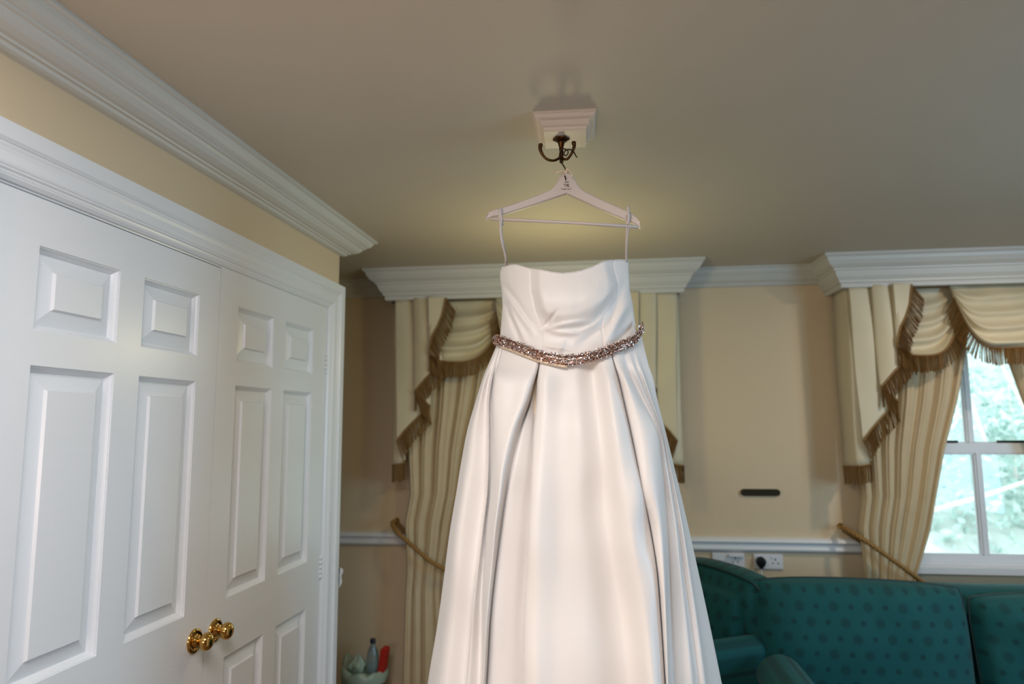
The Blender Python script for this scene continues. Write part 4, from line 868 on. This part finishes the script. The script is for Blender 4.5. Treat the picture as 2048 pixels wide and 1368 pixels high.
# hanger loops, with the loop button at the left
def loop(pts, w):
    P = spline(pts, 8); mb = MB(); mb.grid([[p - Vector((w, 0.0015, 0)), p - Vector((0, 0.003, 0)), p + Vector((w, 0.0015, 0))] for p in P]); o = mb.obj('hanger_loop', 'hanger', dr, True); s_ = o.modifiers.new('thickness', 'SOLIDIFY'); s_.thickness = 0.0008
loop([(-0.2790, 1.665, 2.050), (-0.2800, 1.648, 2.0660), (-0.2800, 1.650, 2.088), (-0.2800, 1.662, 2.094), (-0.2795, 1.668, 2.088)], 0.0048)
loop([(-0.2770, 1.648, 2.070), (-0.2790, 1.650, 2.030), (-0.2730, 1.665, 1.985), (-0.2715, 1.685, 1.955), (-0.2760, 1.694, 1.944)], 0.0026)
loop([(-0.2830, 1.650, 2.068), (-0.2785, 1.652, 2.010), (-0.2700, 1.672, 1.965), (-0.2760, 1.692, 1.947)], 0.0018)
loop([(0.0380, 1.650, 2.078), (0.0385, 1.646, 2.056), (0.0380, 1.648, 2.042), (0.0365, 1.652, 2.034)], 0.0034)
loop([(0.0330, 1.650, 2.055), (0.0335, 1.656, 2.02), (0.0315, 1.67, 1.985), (0.0305, 1.69, 1.948)], 0.0024)
loop([(0.0430, 1.650, 2.058), (0.0360, 1.656, 2.015), (0.0320, 1.67, 1.98), (0.0305, 1.69, 1.948)], 0.0014)
mb = MB(); mb.lathe([(0, -0.004), (0.0038, -0.003), (0.0052, 0), (0.0038, 0.003), (0, 0.004)], (-0.2795, 1.689, 1.9435), (0.2, -1, 0.1), 14); mb.obj('loop_button', 'satin', dr, True)
reroot(dr)

# ---- crystal belt
bt_ = thing('crystal_belt', 'rose gold and crystal beaded belt around the waist of the dress', 'belt', (-0.118, 1.62, 1.72))
P = spline(BELT, 10)
nrm = []
for i, p in enumerate(P):
    t = P[min(i + 1, len(P) - 1)] - P[max(i - 1, 0)]; n_ = Vector((t.y, -t.x, 0)).normalized(); nrm.append(n_ if n_.y < 0 else -n_)
mb = MB(); mb.grid([[p + n_ * 0.0105 + Vector((0, 0, h)) for h in (-0.0115, -0.008, 0.0, 0.010)] for p, n_ in zip(P, nrm)])
# ribbon goes on round the back
o = mb.obj('ribbon_band', 'rose', bt_, True); s = o.modifiers.new('thickness', 'SOLIDIFY'); s.thickness = 0.001
mb = MB(); Q = [(-0.2948, 1.6935, 1.7606), (-0.302, 1.71, 1.758), (-0.27, 1.765, 1.752), (-0.118, 1.798, 1.745), (0.03, 1.765, 1.765), (0.0625, 1.70, 1.779), (0.0564, 1.6887, 1.7827)]
P2 = spline(Q, 10); mb.grid([[p + Vector((0, 0, -0.006)), p + Vector((0, 0, 0.006))] for p in P2]); o = mb.obj('back_ribbon', 'satin', bt_, True); s = o.modifiers.new('thickness', 'SOLIDIFY'); s.thickness = 0.001
mb = MB(); mb.grid([[p + n_ * 0.0095 + Vector((0, 0, h)) for h in (-0.0175, -0.0115)] for p, n_ in zip(P[8:62], nrm[8:62])]); o = mb.obj('ribbon_edge', 'lining', bt_, True); s = o.modifiers.new('thickness', 'SOLIDIFY'); s.thickness = 0.001
def gem(mb, c, n_, r, mi):
    a = n_.orthogonal().normalized(); th = random.uniform(0, 6); b = n_.cross(a); e = a * cos(th) + b * sin(th); f = n_.cross(e); k = 1.5 if mi else 1.0
    vs = [c + n_ * r * 0.9, c + e * r * k, c + f * r, c - e * r * k, c - f * r, c - n_ * r * 0.8]
    tp = [c + n_ * r * 0.55 + (e * cos(q * pi / 2 + pi / 4) * k + f * sin(q * pi / 2 + pi / 4)) * r * 0.55 for q in range(4)]
    vs = [c + e * r * k, c + f * r, c - e * r * k, c - f * r, c - n_ * r * 0.8] + tp
    mb.add(vs, [(5, 6, 7, 8), (0, 1, 5), (1, 6, 5), (1, 2, 6), (2, 7, 6), (2, 3, 7), (3, 8, 7), (3, 0, 8), (0, 5, 8), (1, 0, 4), (2, 1, 4), (3, 2, 4), (0, 3, 4)], mi)
mb = MB(); rnd = random.Random(3); random.seed(3)
LP = len(P) - 1
for k in range(1500):
    q = rnd.random() * LP; i = int(q); p = P[i].lerp(P[i + 1], q - i); n_ = nrm[i]
    h = rnd.uniform(-1, 1); off = 0.012 + 0.006 * (1 - h * h) * rnd.random()
    c = p + n_ * off + Vector((0, 0, h * 0.0135))
    mi = 1 if rnd.random() < 0.4 else 0
    nn = (n_ + Vector((rnd.gauss(0, 0.45), rnd.gauss(0, 0.3), h * 0.5 + rnd.gauss(0, 0.4)))).normalized()
    gem(mb, c, nn, rnd.uniform(0.0014, 0.0025) if mi else rnd.uniform(0.0012, 0.0019), mi)
mb.obj('crystals', ['rose', 'crystal'], bt_, False, kind='stuff')
reroot(bt_)
